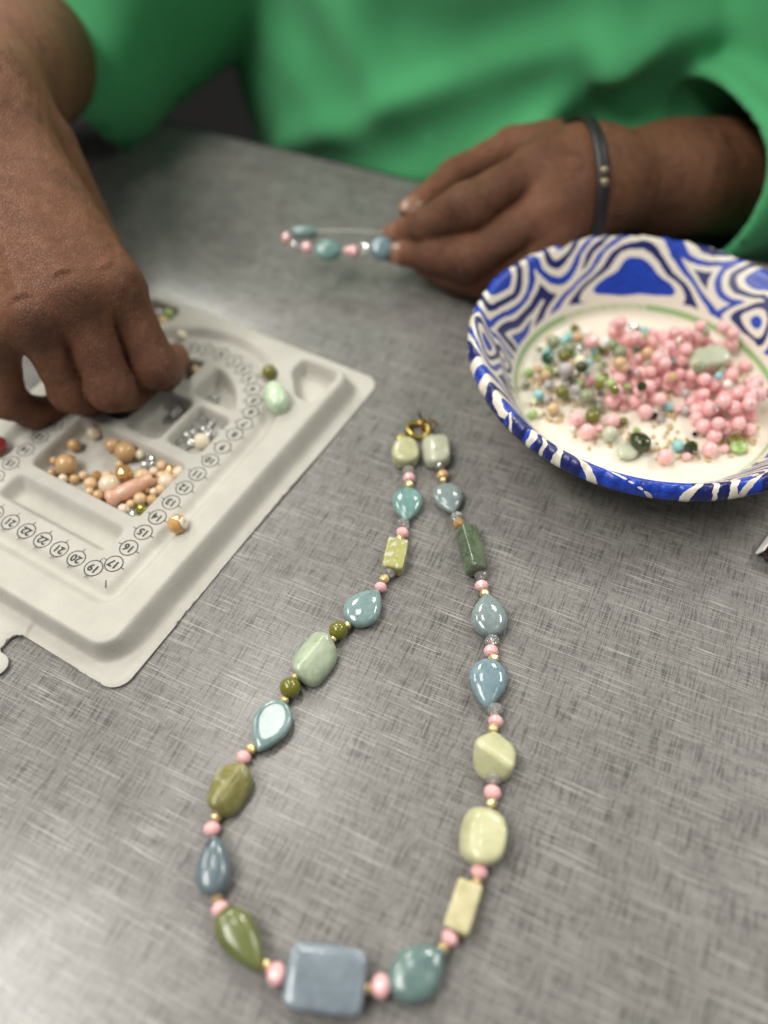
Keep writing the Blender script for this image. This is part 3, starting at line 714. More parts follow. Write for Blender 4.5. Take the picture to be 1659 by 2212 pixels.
rr_ = 58 * .4 / pxm(p)
obj('drilled_face', lathe('drilled_face', [(.2, .12), (.885, .12), (.89, .2), (.875, .42), (.80, .56), (.74, .58)], 26), M['pearl_cream'], fb, (0, 0, 0), None, rr_)
p = rest(lambda x, y: (x, y), -8, 962, 4.6); loose('red_bead', ME_FACET_R[1], M['red'], p, .0050, 'dark red bead at the left edge of the photo in the tray')

# ------------------------------------------------------------------ paper bowl
BC = np.array([.1338, .2962]); BH = .0365
prof = [(0, .0016)] + [(r_, .0016) for r_ in (15, 30, 45, 52, 58)] + [(61, .0022), (62.6, .0034), (63.4, .0046), (63.9, .0056), (64.1, .0060), (64.7, .0072), (65.3, .0084), (65.5, .0088)]
for i in range(1, 31):
    t = i / 30.; prof.append((65.5 + t * 18.3, .0088 + .0255 * t + .0012 * math.sin(t * 3.14)))
prof += [(84.6, .0352), (85.6, .0360), (86.6, .03645), (87.6, .0364), (88.6, .0357), (89.5, .0346), (90.2, .0332), (90.5, .0316), (90.3, .0302)]
und = [(89.8, .0300), (89.7, .0315), (88.4, .0345), (86.6, .0356), (84.6, .0342), (75, .0212), (65.8, .0082), (63, .0026), (60, .0006), (0, .0006)]
NA = 720
PH = np.arange(NA) * 2 * np.pi / NA
def crimp(ph):
    q = np.random.default_rng(4); k = 0
    k = .55 * np.abs(np.sin(ph * 27 + .6 * np.sin(ph * 3))) ** 6 + .45 * np.abs(np.sin(ph * 41 + 1.3 * np.sin(ph * 5))) ** 10
    return k + .12 * np.sin(ph * 9 + 1) + .1 * np.sin(ph * 17)
CRM = crimp(PH)
def build_bowl():
    allp = prof + und; V = np.zeros((len(allp), NA, 3)); Rr = np.zeros((len(allp), NA)); S = np.zeros((len(allp), NA)); s = 0; pr_ = None
    for i, (r_, z) in enumerate(allp):
        if pr_ is not None: s += math.hypot(r_ - pr_[0], (z - pr_[1]) * 1e3)
        pr_ = (r_, z)
        k = max(0., min(1., (r_ - 67) / 15.)) if i < len(prof) else max(0., min(1., (r_ - 67) / 15.))
        a = CRM * k
        lip = 1.0 if (r_ > 87 and i < len(prof) + 3) else .35
        rr = r_ - .95 * a * lip; zz = z - .00075 * a * lip * (1 if z > .012 else .5)
        rr = rr + .35 * np.sin(PH * 2 + .8) * k + .2 * np.sin(PH * 5) * k
        zz = zz + .0006 * np.sin(PH * 2 + 2.2) * k - .030 * rr * 1e-3 * np.cos(PH) * k * .8 + .012 * rr * 1e-3 * np.sin(PH) * k
        V[i, :, 0] = rr * np.cos(PH) * 1e-3; V[i, :, 1] = rr * np.sin(PH) * 1e-3; V[i, :, 2] = zz
        Rr[i] = r_ if i < len(prof) else 0; S[i] = s
    return V, Rr, S
BV, BR, BS = build_bowl()
def bowl_uv(x, y, z):
    p = at(x, y, z)[:2] - BC; ph = math.atan2(p[1], p[0]); r_ = np.hypot(*p) * 1e3; return ph, r_
# printed pattern: nested bands around hand placed blobs, in (arc length, slant height)
def c6(x, y): return 995.4 + .4 * x, 464.5 + .4 * y
blobs = []
for x, y, z, r0, st, th, sx in [(935, 385, .015, 8.0, .32, R(90), 2.0), (1640, 490, .016, 12.0, .15, R(60), 1.25), (450, 200, .033, 6.0, .3, R(-90), 1.7), (180, 430, .032, 7.0, .1, 0, 1.5),
                        (240, 760, .020, 2.0, .1, 0, .8), (140, 690, .034, 4.0, .2, 0, 1.0), (320, 1090, .0345, 6.0, .1, 0, 1.8), (570, 1240, .0345, 2.0, .1, 0, 1.0),
                        (1340, 120, .034, 1.0, .2, R(-90), 2.2), (950, 1370, .0350, 7.0, .1, 0, 2.6), (1390, 1420, .0350, 2.5, .05, 0, 1.0), (1560, 1390, .0350, 3.5, .05, 0, 1.2)]:
    ph, r_ = bowl_uv(*c6(x, y), z); blobs.append((ph, min(max(r_, 66), 90), r0, st, th, sx))
q = random.Random(5)
for ph in np.arange(-.85, .6, .42):
    for rr in (69, 84): blobs.append((ph + q.uniform(-.1, .1), rr + q.uniform(-2, 3), q.uniform(1, 6), .2, q.uniform(0, 6), q.uniform(.8, 1.4)))
def band_field(PHI, RAD, seed=3):
    PH_ = np.broadcast_to(PHI, RAD.shape)
    sl = np.interp(RAD, [0, 63, 65.5, 83.8, 90.5], [0, 63, 65.5, 97, 106])
    wx = 2.0 * np.sin(PH_ * 6 + sl * .08) + .5 * np.sin(PH_ * 17 + sl * .15 + 1) + .08 * np.sin(PH_ * 67 + sl * .6) + .55 * np.maximum(sl - 92, 0)
    wy = 1.0 * np.sin(PH_ * 11 + sl * .12 + 2) + .2 * np.sin(PH_ * 31 - sl * .2)
    best = np.full(RAD.shape, 1e9)
    for ph, r_, r0, st, th, sx in blobs:
        dph = (PH_ - ph + np.pi) % (2 * np.pi) - np.pi
        sb = np.interp(r_, [0, 63, 65.5, 83.8, 90.5], [0, 63, 65.5, 97, 106])
        X = (dph * np.maximum(RAD, 60) + wx) / sx; Y = sl - sb + wy
        d = np.hypot(X, Y) + 1e-6; a = np.arctan2(Y, X)
        d = d * (1 + st * np.cos(3 * (a - th)) * -1 * np.clip(d / 8, 0, 1)) - r0
        best = np.minimum(best, d)
    return best
STRIPES = [((330, 1010), (300, 1130), 2.0), ((480, 1120), (405, 1215), 2.6), ((520, 1150), (465, 1262), 1.7), ((600, 1190), (545, 1305), 2.9), ((668, 1225), (720, 1385), 3.2), ((765, 1268), (1000, 1470), 2.4), ((1290, 1350), (1220, 1498), 3.0), ((1345, 1348), (1372, 1500), 1.7), ((1450, 1345), (1475, 1500), 3.2), ((1600, 1330), (1530, 1490), 3.2), ((1700, 1320), (1740, 1450), 2.6), ((1850, 1290), (1830, 1400), 3.0), ((1960, 1250), (2000, 1340), 2.4)]
NAVY = [((330, 1080), (400, 1150)), ((450, 1190), (690, 1310)), ((1235, 1420), (1470, 1420)), ((1600, 1400), (1720, 1390)), ((1840, 1340), (1980, 1290))]
def bowl_mat():
    t = NT('printed_paper'); v = t.coords()
    d = t.attr('band'); rad = t.attr('radius')
    dn = t.math('ADD', d, t.math('MULTIPLY', t.math('SUBTRACT', t.noise(v, 700, 2, .6), .5), .5))
    f = t.math('DIVIDE', t.math('ADD', dn, 2.0), 30.0)
    W = (.82, .765, .66)
    royal, navy = (.012, .060, .50), (.008, .014, .13)
    wz = t.n('ShaderNodeTexWave'); 
    streak = t.ramp(t.noise(t.coords((260, 260, 900), .5), 1.0, 4, .7, 1.2), [(.50, 0.0), (.56, 1.0)])
    blue = t.mix(t.math('MULTIPLY', streak, .75), royal, (.008, .022, .20))
    def seg(a, b): return a
    def st(x): return (x * 1.18 + 2.0) / 30.0
    kind = t.ramp(f, [(0, 1.0), (st(0), 0.0), (st(2.5), .5), (st(5.0), 0.0), (st(7.4), 1.0), (st(9.8), 0.0), (st(12.0), .5), (st(15.6), 0.0), (st(17.8), 1.0), (st(22), 0.0), (st(24), .5)], 'CONSTANT')
    isblue = t.math('GREATER_THAN', kind, .75); isnavy = t.math('COMPARE', kind, .5); isnavy.node.inputs[2].default_value = .2
    c = t.mix(isblue, W, blue); c = t.mix(isnavy, c, navy)
    lc = t.mix(t.math('GREATER_THAN', t.attr('lipnavy'), .5), blue, navy)
    lc = t.mix(t.math('LESS_THAN', t.math('ADD', t.attr('lipdist'), t.math('MULTIPLY', t.math('SUBTRACT', t.noise(v, 500, 2, .6), .5), 1.2)), 0.0), lc, W)
    c = t.mix(t.math('GREATER_THAN', t.attr('lip'), .5), c, lc)
    low = t.math('LESS_THAN', t.math('ADD', rad, t.math('MULTIPLY', t.math('SUBTRACT', t.noise(v, 90, 2), .5), 2.0)), 67.2)
    c = t.mix(low, c, W)
    g = t.math('MULTIPLY', t.math('GREATER_THAN', rad, 63.9), t.math('LESS_THAN', rad, 65.3))
    c = t.mix(t.math('MULTIPLY', g, t.attr('green')), c, (.30, .50, .22))
    c = t.mix(t.ramp(t.noise(v, 420, 4, .7), [(.66, 0.0), (.72, .35)]), c, (.75, .72, .66))
    t.color(c); t.set(Roughness=.38, Specular_IOR_Level=.5, Coat_Weight=.25, Coat_Roughness=.25)
    t.bump(t.noise(v, 260, 4, .6), .25, .0006)
    return t.m
def bowl_mesh():
    n = len(prof) + len(und); V = BV.reshape(-1, 3)
    i, k = np.meshgrid(np.arange(n - 1), np.arange(NA), indexing='ij'); k2 = (k + 1) % NA
    Q = np.stack([i * NA + k, i * NA + k2, (i + 1) * NA + k2, (i + 1) * NA + k], -1).reshape(-1, 4)
    me = mesh_np('bowl_body', V, Q)
    RA = np.array([[p_[0]] * NA for p_ in prof + und], float); RA[len(prof):] = 0
    RB = np.array([[p_[0]] * NA for p_ in prof + und], float)
    bf = band_field(PH[None, :], RB)
    attr(me, 'band', bf.ravel()); attr(me, 'radius', RA.ravel())
    # the rolled lip at the front: slanted white stripes between royal and navy
    SL = np.interp(RB, [0, 63, 65.5, 83.8, 90.5], [0, 63, 65.5, 97, 106]); PHB = np.broadcast_to(PH[None, :], RB.shape)
    outer = (np.arange(len(RB)) >= len(prof) - 1)[:, None] & (RB > 84)
    SL = np.where(outer, 106 + (90.5 - RB), SL); ld = np.full(RB.shape, 1e3)
    for (a_, b_, w_) in STRIPES:
        pa, pb = bowl_uv(*c6(*a_), .0362)[0], bowl_uv(*c6(*b_), .0325)[0]
        tt = (SL - 97.5) / 8.0; pc = pa + (pb - pa) * tt + .006 * np.sin(SL * .9 + pa * 9)
        ld = np.minimum(ld, np.abs(PHB - 2 * np.pi * (PHB > np.pi) - pc) * 88 - w_ * .62 * (1 + .25 * np.sin(SL * .5 + pa * 20)))
    pw = PHB - 2 * np.pi * (PHB > np.pi)
    lip = ((SL > 97.0) & (pw > bowl_uv(*c6(300, 1060), .036)[0]) & (pw < -.45)).astype(float)
    nav = np.zeros(RB.shape)
    for a_, b_ in NAVY:
        p0_, p1_ = bowl_uv(*c6(*a_), .0345)[0], bowl_uv(*c6(*b_), .0345)[0]; nav = np.maximum(nav, (pw > p0_) & (pw < p1_))
    attr(me, 'lip', lip.ravel()); attr(me, 'lipdist', ld.ravel()); attr(me, 'lipnavy', nav.ravel())
    g = np.ones(NA); dist = (PH - R(97) + np.pi) % (2 * np.pi) - np.pi
    gap = np.abs(dist) < R(21)
    g[gap] = .25 + .5 * (np.sin(PH[gap] * 260) > .2)
    attr(me, 'green', np.broadcast_to(g, RA.shape).ravel()); return me
bowl = obj('paper_bowl', bowl_mesh(), bowl_mat(), None, (BC[0], BC[1], .0002))
tag(bowl, 'white paper bowl with blue marbled wavy rim print holding loose beads', 'bowl')

# beads in the bowl
def cP(x, y): return 1095.0 + .34 * x, 663.6 + .34 * y
FLZ = .0019
placed = []
def in_bowl(x, y, rad, lift=0.0):
    p = at(*cP(x, y), FLZ + rad + lift)
    q = p[:2] - BC; rr = np.linalg.norm(q)
    if rr > .0605 - rad * .6: p[:2] = BC + q / rr * (.0605 - rad * .6)
    zz = FLZ + rad
    for (c, r2) in placed:                                         # ride up on a bead below
        dxy = np.linalg.norm(c[:2] - p[:2]); s = (rad + r2) * .96
        if dxy < s * .80: zz = max(zz, min(c[2] + math.sqrt(max(0, s * s - dxy * dxy)), .017))
    p[2] = zz; placed.append((p.copy(), rad)); return p
PKL = []
GPK = 'pink round beads in the paper bowl'
pinks = [(720, 170), (700, 235), (745, 300), (915, 230), (1050, 240), (1160, 240), (1245, 190), (1290, 250), (980, 340), (1045, 375), (945, 400), (1425, 400), (1095, 430), (935, 480), (1100, 515), (815, 490), (520, 465), (1340, 480),
         (1405, 480), (670, 600), (815, 600), (930, 580), (1170, 600), (1240, 560), (1330, 640), (1500, 560), (1550, 605), (1440, 640), (1550, 690), (1210, 705), (1385, 770), (1540, 780), (1320, 820), (1290, 905), (440, 710), (510, 790), (670, 725), (1005, 950),
         (880, 665), (1465, 710), (1200, 655), (1010, 440), (1130, 330), (1200, 250), (665, 210), (960, 440), (1270, 690), (1450, 790), (1050, 300), (1000, 250), (880, 560), (1185, 470), (1470, 590), (1250, 760), (1380, 560), (760, 250), (1100, 380), (1290, 540), (1420, 700)]
GPS = 'small pink beads in the paper bowl'
for x, y in pinks:
    rad = rng.uniform(.0034, .0040); p = in_bowl(x, y, rad)
    o = loose('pink_bead', ME_ROUND, M['pink_round'], p, rad, 'pink round bead heaped in the paper bowl', group=GPK); PKL.append((o, x, y, 'pink round bead'))
for x, y in [(1145, 950), (1085, 650), (1385, 900), (545, 575), (590, 770), (1320, 400), (740, 640)]:
    p = in_bowl(x, y, .0021); o = loose('small_pink_bead', ME_FACET_R[0], M['pink'], p, .0021, 'small pink faceted bead among the paper bowl beads', group=GPS); PKL.append((o, x, y, 'small pink faceted bead'))
q = random.Random(77)
for k in range(64):
    x, y = ((q.uniform(900, 1580), q.uniform(220, 800)), (q.uniform(640, 1000), q.uniform(160, 680)))[k % 3 == 0]
    if 780 < x < 1300 and y > 640: continue
    rad = q.uniform(.0029, .0037); p = in_bowl(x, y, rad)
    o = loose('pink_bead', ME_ROUND, M['pink_round'], p, rad, 'pink round bead heaped in the paper bowl', group=GPK); PKL.append((o, x, y, 'pink round bead'))
MXL = []
for k in range(72):
    x, y = 420 + q.gauss(0, 150), 430 + q.gauss(0, 130)
    if k % 6 == 0: x, y = q.uniform(800, 1500), q.uniform(250, 800)
    m_, nn = q.choice([('sage', 'small sage bead'), ('olive', 'small olive bead'), ('tan', 'small tan bead'), ('lilac', 'small grey lilac bead'), ('white', 'small white bead'), ('pearl_cream', 'small cream bead'), ('lime', 'small light green bead'), ('turquoise', 'small turquoise bead'), ('crystal', 'small clear bead'), ('forest', 'small dark green bead')])
    rad = q.uniform(.0014, .0026); p = in_bowl(x, y, rad)
    o = loose('small_bead', q.choice([ME_ROUND, ME_FACET_R[0], ME_FACET_R[1], ME_FACET[0]]), M[m_], p, rad, nn, group='small mixed beads in the paper bowl'); MXL.append((o, x, y, nn))
relabel(PKL + MXL, [('the deep green faceted bead', 250, 355), ('the pale oblong quartz bead', 1255, 390), ('the dark green drop bead', 838, 862), ('the turquoise front bead', 1085, 880), ('the bright white right bead', 1370, 555),
    ('the tiny black bead', 940, 688), ('the white sparkling far bead', 505, 185), ('the light green disc bead', 1470, 885), ('the pale round front bead', 655, 805), ('the large lilac bead', 365, 450), ('the far olive bead', 820, 150), ('the teal right wall bead', 1605, 665), ('the centre tan bead', 690, 465)])
misc = [(250, 355, 3.3, 'deep_green', 'f', 'deep green faceted bead at the left of the bowl heap'), (365, 310, 3.4, 'olive', 'r', 'olive round bead beside the deep green bead in the bowl'),
 (290, 265, 3.6, 'sage', 'r', 'sage green bead at the far left of the bowl heap'), (400, 262, 3.2, 'sage', 'r', 'sage bead just under the tan one at the far side of the bowl heap'), (820, 150, 2.9, 'olive', 'r', 'olive bead at the far edge beside the pink heap'),
 (610, 262, 3.2, 'olive', 'r', 'olive bead behind the white faceted bead in the bowl'), (345, 560, 3.5, 'olive', 'r', 'olive glossy round bead at the near left of the bowl heap'),
 (695, 375, 3.8, 'sage', 'r', 'sage bead left of the main pink heap'), (645, 350, 3.2, 'sage', 'f', 'sage faceted bead beside the white one in the bowl'), (495, 610, 4.0, 'sage', 'r', 'large sage grey bead above the near pink pair'),
 (545, 695, 3.8, 'olive', 'r', 'olive brown bead right behind the near pink pair'), (585, 640, 3.0, 'sage', 'f', 'sage faceted bead between olive and pink in the bowl'), (450, 490, 3.0, 'forest', 'r', 'dark green bead in the left part of the bowl heap'),
 (1180, 495, 3.2, 'sage', 'r', 'sage bead under the end of the pale quartz bead'), (1170, 890, 3.4, 'forest', 'f', 'olive dark faceted bead near the bowl front'),
 (505, 185, 2.8, 'white', 'f', 'white sparkling faceted bead at the far left of the heap'), (595, 338, 3.0, 'white', 'f', 'white faceted bead in the middle of the left heap'), (455, 390, 3.2, 'pearl_cream', 'r', 'cream bead in the left part of the bowl heap'),
 (1370, 555, 2.7, 'white', 'f', 'white bright faceted bead on the right pink heap'), (418, 772, 1.7, 'white', 'f', 'tiny white bead against the near pink pair'), (770, 235, 2.6, 'crystal', 'f', 'clear bead on the far pink heap'),
 (440, 225, 3.0, 'tan', 'r', 'tan bead at the far left of the heap'), (540, 225, 3.2, 'tan', 'r', 'tan bead under the white sparkling bead'), (240, 435, 3.2, 'tan', 'r', 'tan bead at the left bowl wall'), (190, 430, 2.4, 'tan', 'f', 'small tan bead at the left bowl wall'),
 (690, 465, 3.6, 'tan', 'r', 'tan bead at the centre of the heap beside pink'), (860, 400, 3.0, 'tan', 'r', 'tan bead within the middle pink beads'), (295, 645, 3.2, 'tan', 'r', 'tan bead at the near left by the bowl wall'), (1020, 540, 2.6, 'tan', 'f', 'small tan bead beside the middle pink heap'),
 (365, 212, 2.4, 'turquoise', 'f', 'turquoise chip at the far left of the heap'), (860, 190, 2.4, 'turquoise', 'f', 'turquoise chip at the far edge beside olive'), (195, 580, 2.6, 'turquoise', 'r', 'turquoise bead at the left bowl wall'),
 (1085, 880, 3.0, 'turquoise', 'r', 'turquoise bead at the bowl front'), (1305, 540, 2.2, 'turquoise', 'f', 'turquoise chip beside the bright white bead'), (1150, 195, 2.2, 'turquoise', 'f', 'pale turquoise chip behind the pink heap'),
 (365, 450, 4.0, 'lilac', 'r', 'large grey lilac bead in the left heap'), (265, 495, 2.8, 'lilac', 'f', 'grey lilac faceted bead near the left wall'), (430, 545, 2.8, 'lilac', 'f', 'grey lilac faceted bead beside olive'), (460, 300, 3.4, 'crystal', 'f', 'clear faceted bead in the left heap'),
 (250, 585, 2.6, 'lilac', 'r', 'grey lilac round bead at the near left'), (590, 505, 3.2, 'lime', 'd', 'light green drop bead in the middle of the left heap'), (750, 545, 2.6, 'lime', 'd', 'light green drop bead beside the middle pinks'),
 (515, 300, 3.6, 'pink', 'f', 'pink faceted bead alone in the left green heap'), (655, 805, 4.0, 'quartz', 'r', 'pale translucent round bead near the bowl front'), (940, 688, 1.8, 'black', 'f', 'tiny black bead in the middle gap'), (1193, 805, 1.4, 'black', 'f', 'tiny black bead in the empty front patch'),
 (1605, 665, 2.2, 'dark_green', 'r', 'dark teal bead at the right bowl wall'), (795, 375, 2.0, 'dark_green', 'f', 'small dark green bead between tan and pink'), (760, 455, 1.6, 'slate', 'f', 'tiny slate blue bead beside the centre tan bead'), (575, 555, 2.6, 'olive', 'f', 'olive faceted bead in the middle of the left heap'), (1110, 350, 2.6, 'white', 'd', 'white chip between the pink beads')]
for x, y, r_, m_, kd, lb in misc:
    p = in_bowl(x, y, r_ * 1e-3)
    if kd == 'd': o = loose('drop_bead', drop_bead(.0026, .0017, .0014, .4, .9, 0, 'drop_bead'), M[m_], p, r_ / 1.3, lb, rot=(.3, .2, rng.uniform(0, 6)))
    else: loose({'f': 'faceted_bead', 'r': 'round_bead'}[kd], ME_ROUND if kd == 'r' else ME_FACET_R[rng.randrange(2)], M[m_], p, r_ * 1e-3, lb)
p = in_bowl(1258, 390, .0045); p[2] = .0125
tag(obj('quartz_bead', soft_poly('quartz_bead', box_planes(.021, .0125, .009), 3.6, rough=.01, seed=3), M['quartz'], None, p, (R(6), R(-8), R(8))), 'large pale green oblong quartz bead lying on the pink heap', 'bead')
p = in_bowl(838, 862, .0042); p[2] = .0068
tag(obj('drop_bead', drop_bead(.0125, .0094, .0085, .44, .8, 0, 'drop_bead'), M['forest'], None, p, (0, R(8), R(118))), 'dark forest green glossy drop bead near the bowl front', 'bead')
for (x, y, m_, rz, lb) in [(1455, 850, 'olive', .2, 'olive flat disc bead stacked on the light green one'), (1470, 885, 'lime', .3, 'light green flat disc bead at the near right of the bowl')]:
    p = in_bowl(x, y, .0022); tag(obj('disc_bead', ME_ROUND, M[m_], None, p, (0, R(80), rz), (.0018, .0042, .0042)), lb, 'bead')
p = in_bowl(780, 912, .0026); tag(obj('leaf_bead', drop_bead(.013, .009, .0045, .42, .9, 0, 'leaf_bead'), M['quartz'], None, p, (0, 0, R(20))), 'pale green flat leaf bead tucked behind the near bowl rim', 'bead')
GS = 'tiny gold seed beads in the paper bowl'
q = random.Random(21); ns = 0
areas = [(230, 500, 90, 90), (250, 610, 90, 70), (600, 830, 160, 70), (720, 760, 50, 90), (1050, 680, 90, 60), (1040, 790, 70, 70), (960, 890, 110, 50), (1300, 760, 160, 120), (1530, 820, 60, 90), (1420, 900, 120, 60), (420, 620, 120, 60), (1380, 330, 70, 60), (1020, 560, 60, 80), (850, 330, 60, 50), (700, 520, 140, 60), (190, 480, 40, 80), (1170, 960, 200, 25), (1250, 330, 300, 60), (300, 700, 90, 50), (1460, 450, 60, 60)]
while ns < 250:
    ax_, ay_, sx_, sy_ = areas[ns % len(areas)]
    x, y = ax_ + q.gauss(0, .5) * sx_, ay_ + q.gauss(0, .5) * sy_
    p = at(*cP(x, y), FLZ + .0008); ns += 1
    if np.linalg.norm(p[:2] - BC) > .0605: continue
    if any(np.linalg.norm(c[:2] - p[:2]) < r2 * .8 for c, r2 in placed): p[2] = FLZ + .0007
    o = obj('seed_bead', ME_SEED, M['seed'], None, p, (q.uniform(-.5, .5), R(90) + q.uniform(-.5, .5), q.uniform(0, 6)), q.uniform(.00075, .0011)); tag(o, 'tiny gold seed bead scattered on the bowl floor', 'bead', GS)

# ------------------------------------------------------------------ strand held in the hand
def c9(x, y): return 365.0 + .32 * x, 265.4 + .32 * y
strand = empty('bead_strand', at(700, 560, 0)); tag(strand, 'unfinished strand of blue and pink beads dangling from the pinching fingers', 'bead strand')
SO = Vector(strand.location)
st_list = [('t', 915, 742, .026, 'aqua', 92, 34), ('p', 795, 778, .022, 'pink', 42, 42), ('c', 850, 830, .021, 'crystal', 30, 30), ('p', 932, 842, .021, 'pink', 46, 46), ('d', 1075, 862, .021, 'aqua_teal', 92, 62), ('p', 1205, 862, .022, 'pink', 30, 30), ('p', 1245, 868, .022, 'pink', 46, 46), ('c', 1312, 845, .023, 'crystal', 46, 46), ('d', 1440, 850, .024, 'aqua_blue', 82, 72)]
sp = []
for k, x, y, z, m_, a_, b_ in st_list:
    c = at(*c9(x, y), z); sp.append(Vector(c)); s_ = .32 / pxm(c)
    if k == 'p': obj('pink_bead', ME_FACET[0], M['pink'], strand, Vector(c) - SO, (.3, 0, .2), a_ * s_ * .95)
    elif k == 'c': obj('crystal_bead', ME_FACET[1], M['crystal'], strand, Vector(c) - SO, (.1, 0, .3), a_ * s_)
    elif k == 't': obj('tube_bead', drop_bead(2 * a_ * s_, 2 * b_ * s_ * 1.3, 2 * b_ * s_ * 1.3, .5, .5, 0, 'tube_bead'), M['aqua'], strand, Vector(c) - SO, (0, 0, R(-3)))
    else: obj('teardrop_bead', drop_bead(2 * a_ * s_, 2 * b_ * s_ * 1.15, .008, .5, .6), M[m_], strand, Vector(c) - SO, (R(35), 0, R(-4)))
tip = Vector(at(862, 505, .027))
pts = [tip, Vector(at(*c9(1230, 728), .029)), Vector(at(*c9(1060, 728), .028))] + sp[:4] + sp[4:] + [Vector(at(868, 548, .022))]
sm = []
for i in range(len(pts) - 1):
    for t in (0, .5): sm.append(pts[i].lerp(pts[i + 1], t))
obj('thread', tube('thread', [p - SO for p in sm + [pts[-1]]], .0003, 6), M['thread'], strand)

# ------------------------------------------------------------------ object at the right edge: dark maroon packet with a white edge
mb = empty('maroon_packet', at(1652, 1207, 0), R(70)); tag(mb, 'dark maroon glossy packet with a white edge strip at the right border of the photo', 'packet')
M['maroon'] = plain('maroon_foil', (.028, .006, .010), .18, 0, Coat_Weight=.5); M['white_card'] = plain('white_card', (.85, .84, .80), .4)
p0, p1 = np.array(at(1640, 1203, .001)), np.array(at(1672, 1158, .001)); dd = p1 - p0; ang = math.atan2(dd[1], dd[0])
mb.location = (p0[0], p0[1], 0); mb.rotation_euler[2] = ang - math.pi / 2
bmx = rbox('packet_body', .030, .062, .0075, .0026, 3, (.0156, .0300, .0040)); 
for v in bmx.vertices: v.co.z += .0012 * math.sin(v.co.y * 120) * (1 if v.co.z > .006 else 0)
obj('packet_body', bmx, M['maroon'], mb)
sv = []
for i in range(14):
    y = -.0008 + .062 * i / 13; zz = .0010 + .0003 * math.sin(i * .9)
    sv += [(-.0022, y, zz + .0018), (-.0016, y, zz + .0026), (-.0004, y, zz + .0052), (.0002, y, zz + .0066), (.0006, y, zz + .0062), (.0002, y, zz + .0044), (-.0010, y, zz + .0018), (-.0018, y, zz + .0010)]
F = []
for i in range(13):
    for k in range(8): F.append((i * 8 + k, i * 8 + (k + 1) % 8, i * 8 + 8 + (k + 1) % 8, i * 8 + 8 + k))
F += [tuple(range(7, -1, -1)), tuple(range(104, 112))]
obj('edge_strip', mesh('edge_strip', sv, F, True), M['white_card'], mb)

# ------------------------------------------------------------------ person: implicit surfaces meshed by surface nets
def v3(p): return np.asarray(p, np.float32)
def cone(P, a, b, ra, rb):
    a, b = v3(a), v3(b); ab = b - a; t = np.clip(((P - a) @ ab) / float(ab @ ab), 0, 1)
    return np.linalg.norm(P - a - t[:, None] * ab, axis=1) - (ra + (rb - ra) * t)
def ell(P, c, r, Rm=None):
    q_ = P - v3(c)
    if Rm is not None: q_ = q_ @ Rm
    k0 = np.linalg.norm(q_ / v3(r), axis=1); k1 = np.linalg.norm(q_ / (v3(r) ** 2), axis=1) + 1e-9
    return k0 * (k0 - 1) / k1
def nets(f, lo, hi, h, post=None):
    """surface nets of f = 0, evaluated only near the surface"""
    lo = np.array(lo, np.float64); n = np.ceil((np.array(hi) - lo) / h).astype(int) + 1
    B = 8; nb = np.ceil(n / B).astype(int); n = nb * B
    cc = np.stack(np.meshgrid(*[np.arange(k) for k in nb], indexing='ij'), -1).reshape(-1, 3)
    dc = f((lo + (cc * B + (B - 1) / 2) * h).astype(np.float32))
    act = np.abs(dc) < B * h * 1.15
    G = np.repeat(np.repeat(np.repeat(dc.reshape(nb).astype(np.float32), B, 0), B, 1), B, 2)
    off = np.stack(np.meshgrid(*[np.arange(B)] * 3, indexing='ij'), -1).reshape(-1, 3)
    ca = cc[act]
    for s in range(0, len(ca), 1500):
        I = (ca[s:s + 1500, None, :] * B + off[None]).reshape(-1, 3)
        G[I[:, 0], I[:, 1], I[:, 2]] = f((lo + I * h).astype(np.float32))
    ins = G < 0
    c = np.zeros(np.array(G.shape) - 1, np.int8)
    for dx in (0, 1):
        for dy in (0, 1):
            for dz in (0, 1): c += ins[dx:dx + c.shape[0], dy:dy + c.shape[1], dz:dz + c.shape[2]]
    cell = (c > 0) & (c < 8); idx = -np.ones(cell.shape, np.int64); ci = np.argwhere(cell); idx[cell] = np.arange(len(ci))
    P = (lo + (ci + .5) * h).astype(np.float32); Q = []
    for ax in range(3):
        b_, c_ = (ax + 1) % 3, (ax + 2) % 3
        sl0 = [slice(1, -1)] * 3; sl1 = [slice(1, -1)] * 3; sl0[ax] = slice(0, -1); sl1[ax] = slice(1, None)
        a0, a1 = ins[tuple(sl0)], ins[tuple(sl1)]
        for flip, mk in ((False, a0 & ~a1), (True, ~a0 & a1)):
            e = np.argwhere(mk); e[:, b_] += 1; e[:, c_] += 1
            def cell_at(db, dc_):
                i = e.copy(); i[:, b_] += db; i[:, c_] += dc_; return idx[i[:, 0], i[:, 1], i[:, 2]]
            qd = np.stack([cell_at(-1, -1), cell_at(0, -1), cell_at(0, 0), cell_at(-1, 0)], -1)
            Q.append(qd[:, ::-1] if flip else qd)
    Q = np.concatenate(Q); Q = Q[(Q >= 0).all(1)]
    e = h * .25
    for _ in range(3):
        d = f(P); g = np.stack([f(P + v3([e, 0, 0])) - d, f(P + v3([0, e, 0])) - d, f(P + v3([0, 0, e])) - d], -1) / e
        gg = np.maximum((g * g).sum(1), .15); st_ = np.clip(d / gg, -h * .6, h * .6); P = P - g * st_[:, None]
    gn = g / np.maximum(np.linalg.norm(g, axis=1), 1e-6)[:, None]
    return P, Q, gn
def A(x, y, z): return at(x, y, z).astype(np.float32)
PC = EO + ED * .095 + EN * .135                                    # middle of the seated body, behind the table edge
e3 = np.array([ED[0], ED[1], 0]); n3 = np.array([EN[0], EN[1], 0]); up3 = np.array([0, 0, 1.])
RB_ = np.stack([e3, n3, up3], 1).astype(np.float32)
def B3(s, n, z): return np.array([PC[0], PC[1], 0]) + e3 * s + n3 * n + up3 * z
S1, S2 = np.array([-.03, .72, .21]), B3(.215, .03, .29)
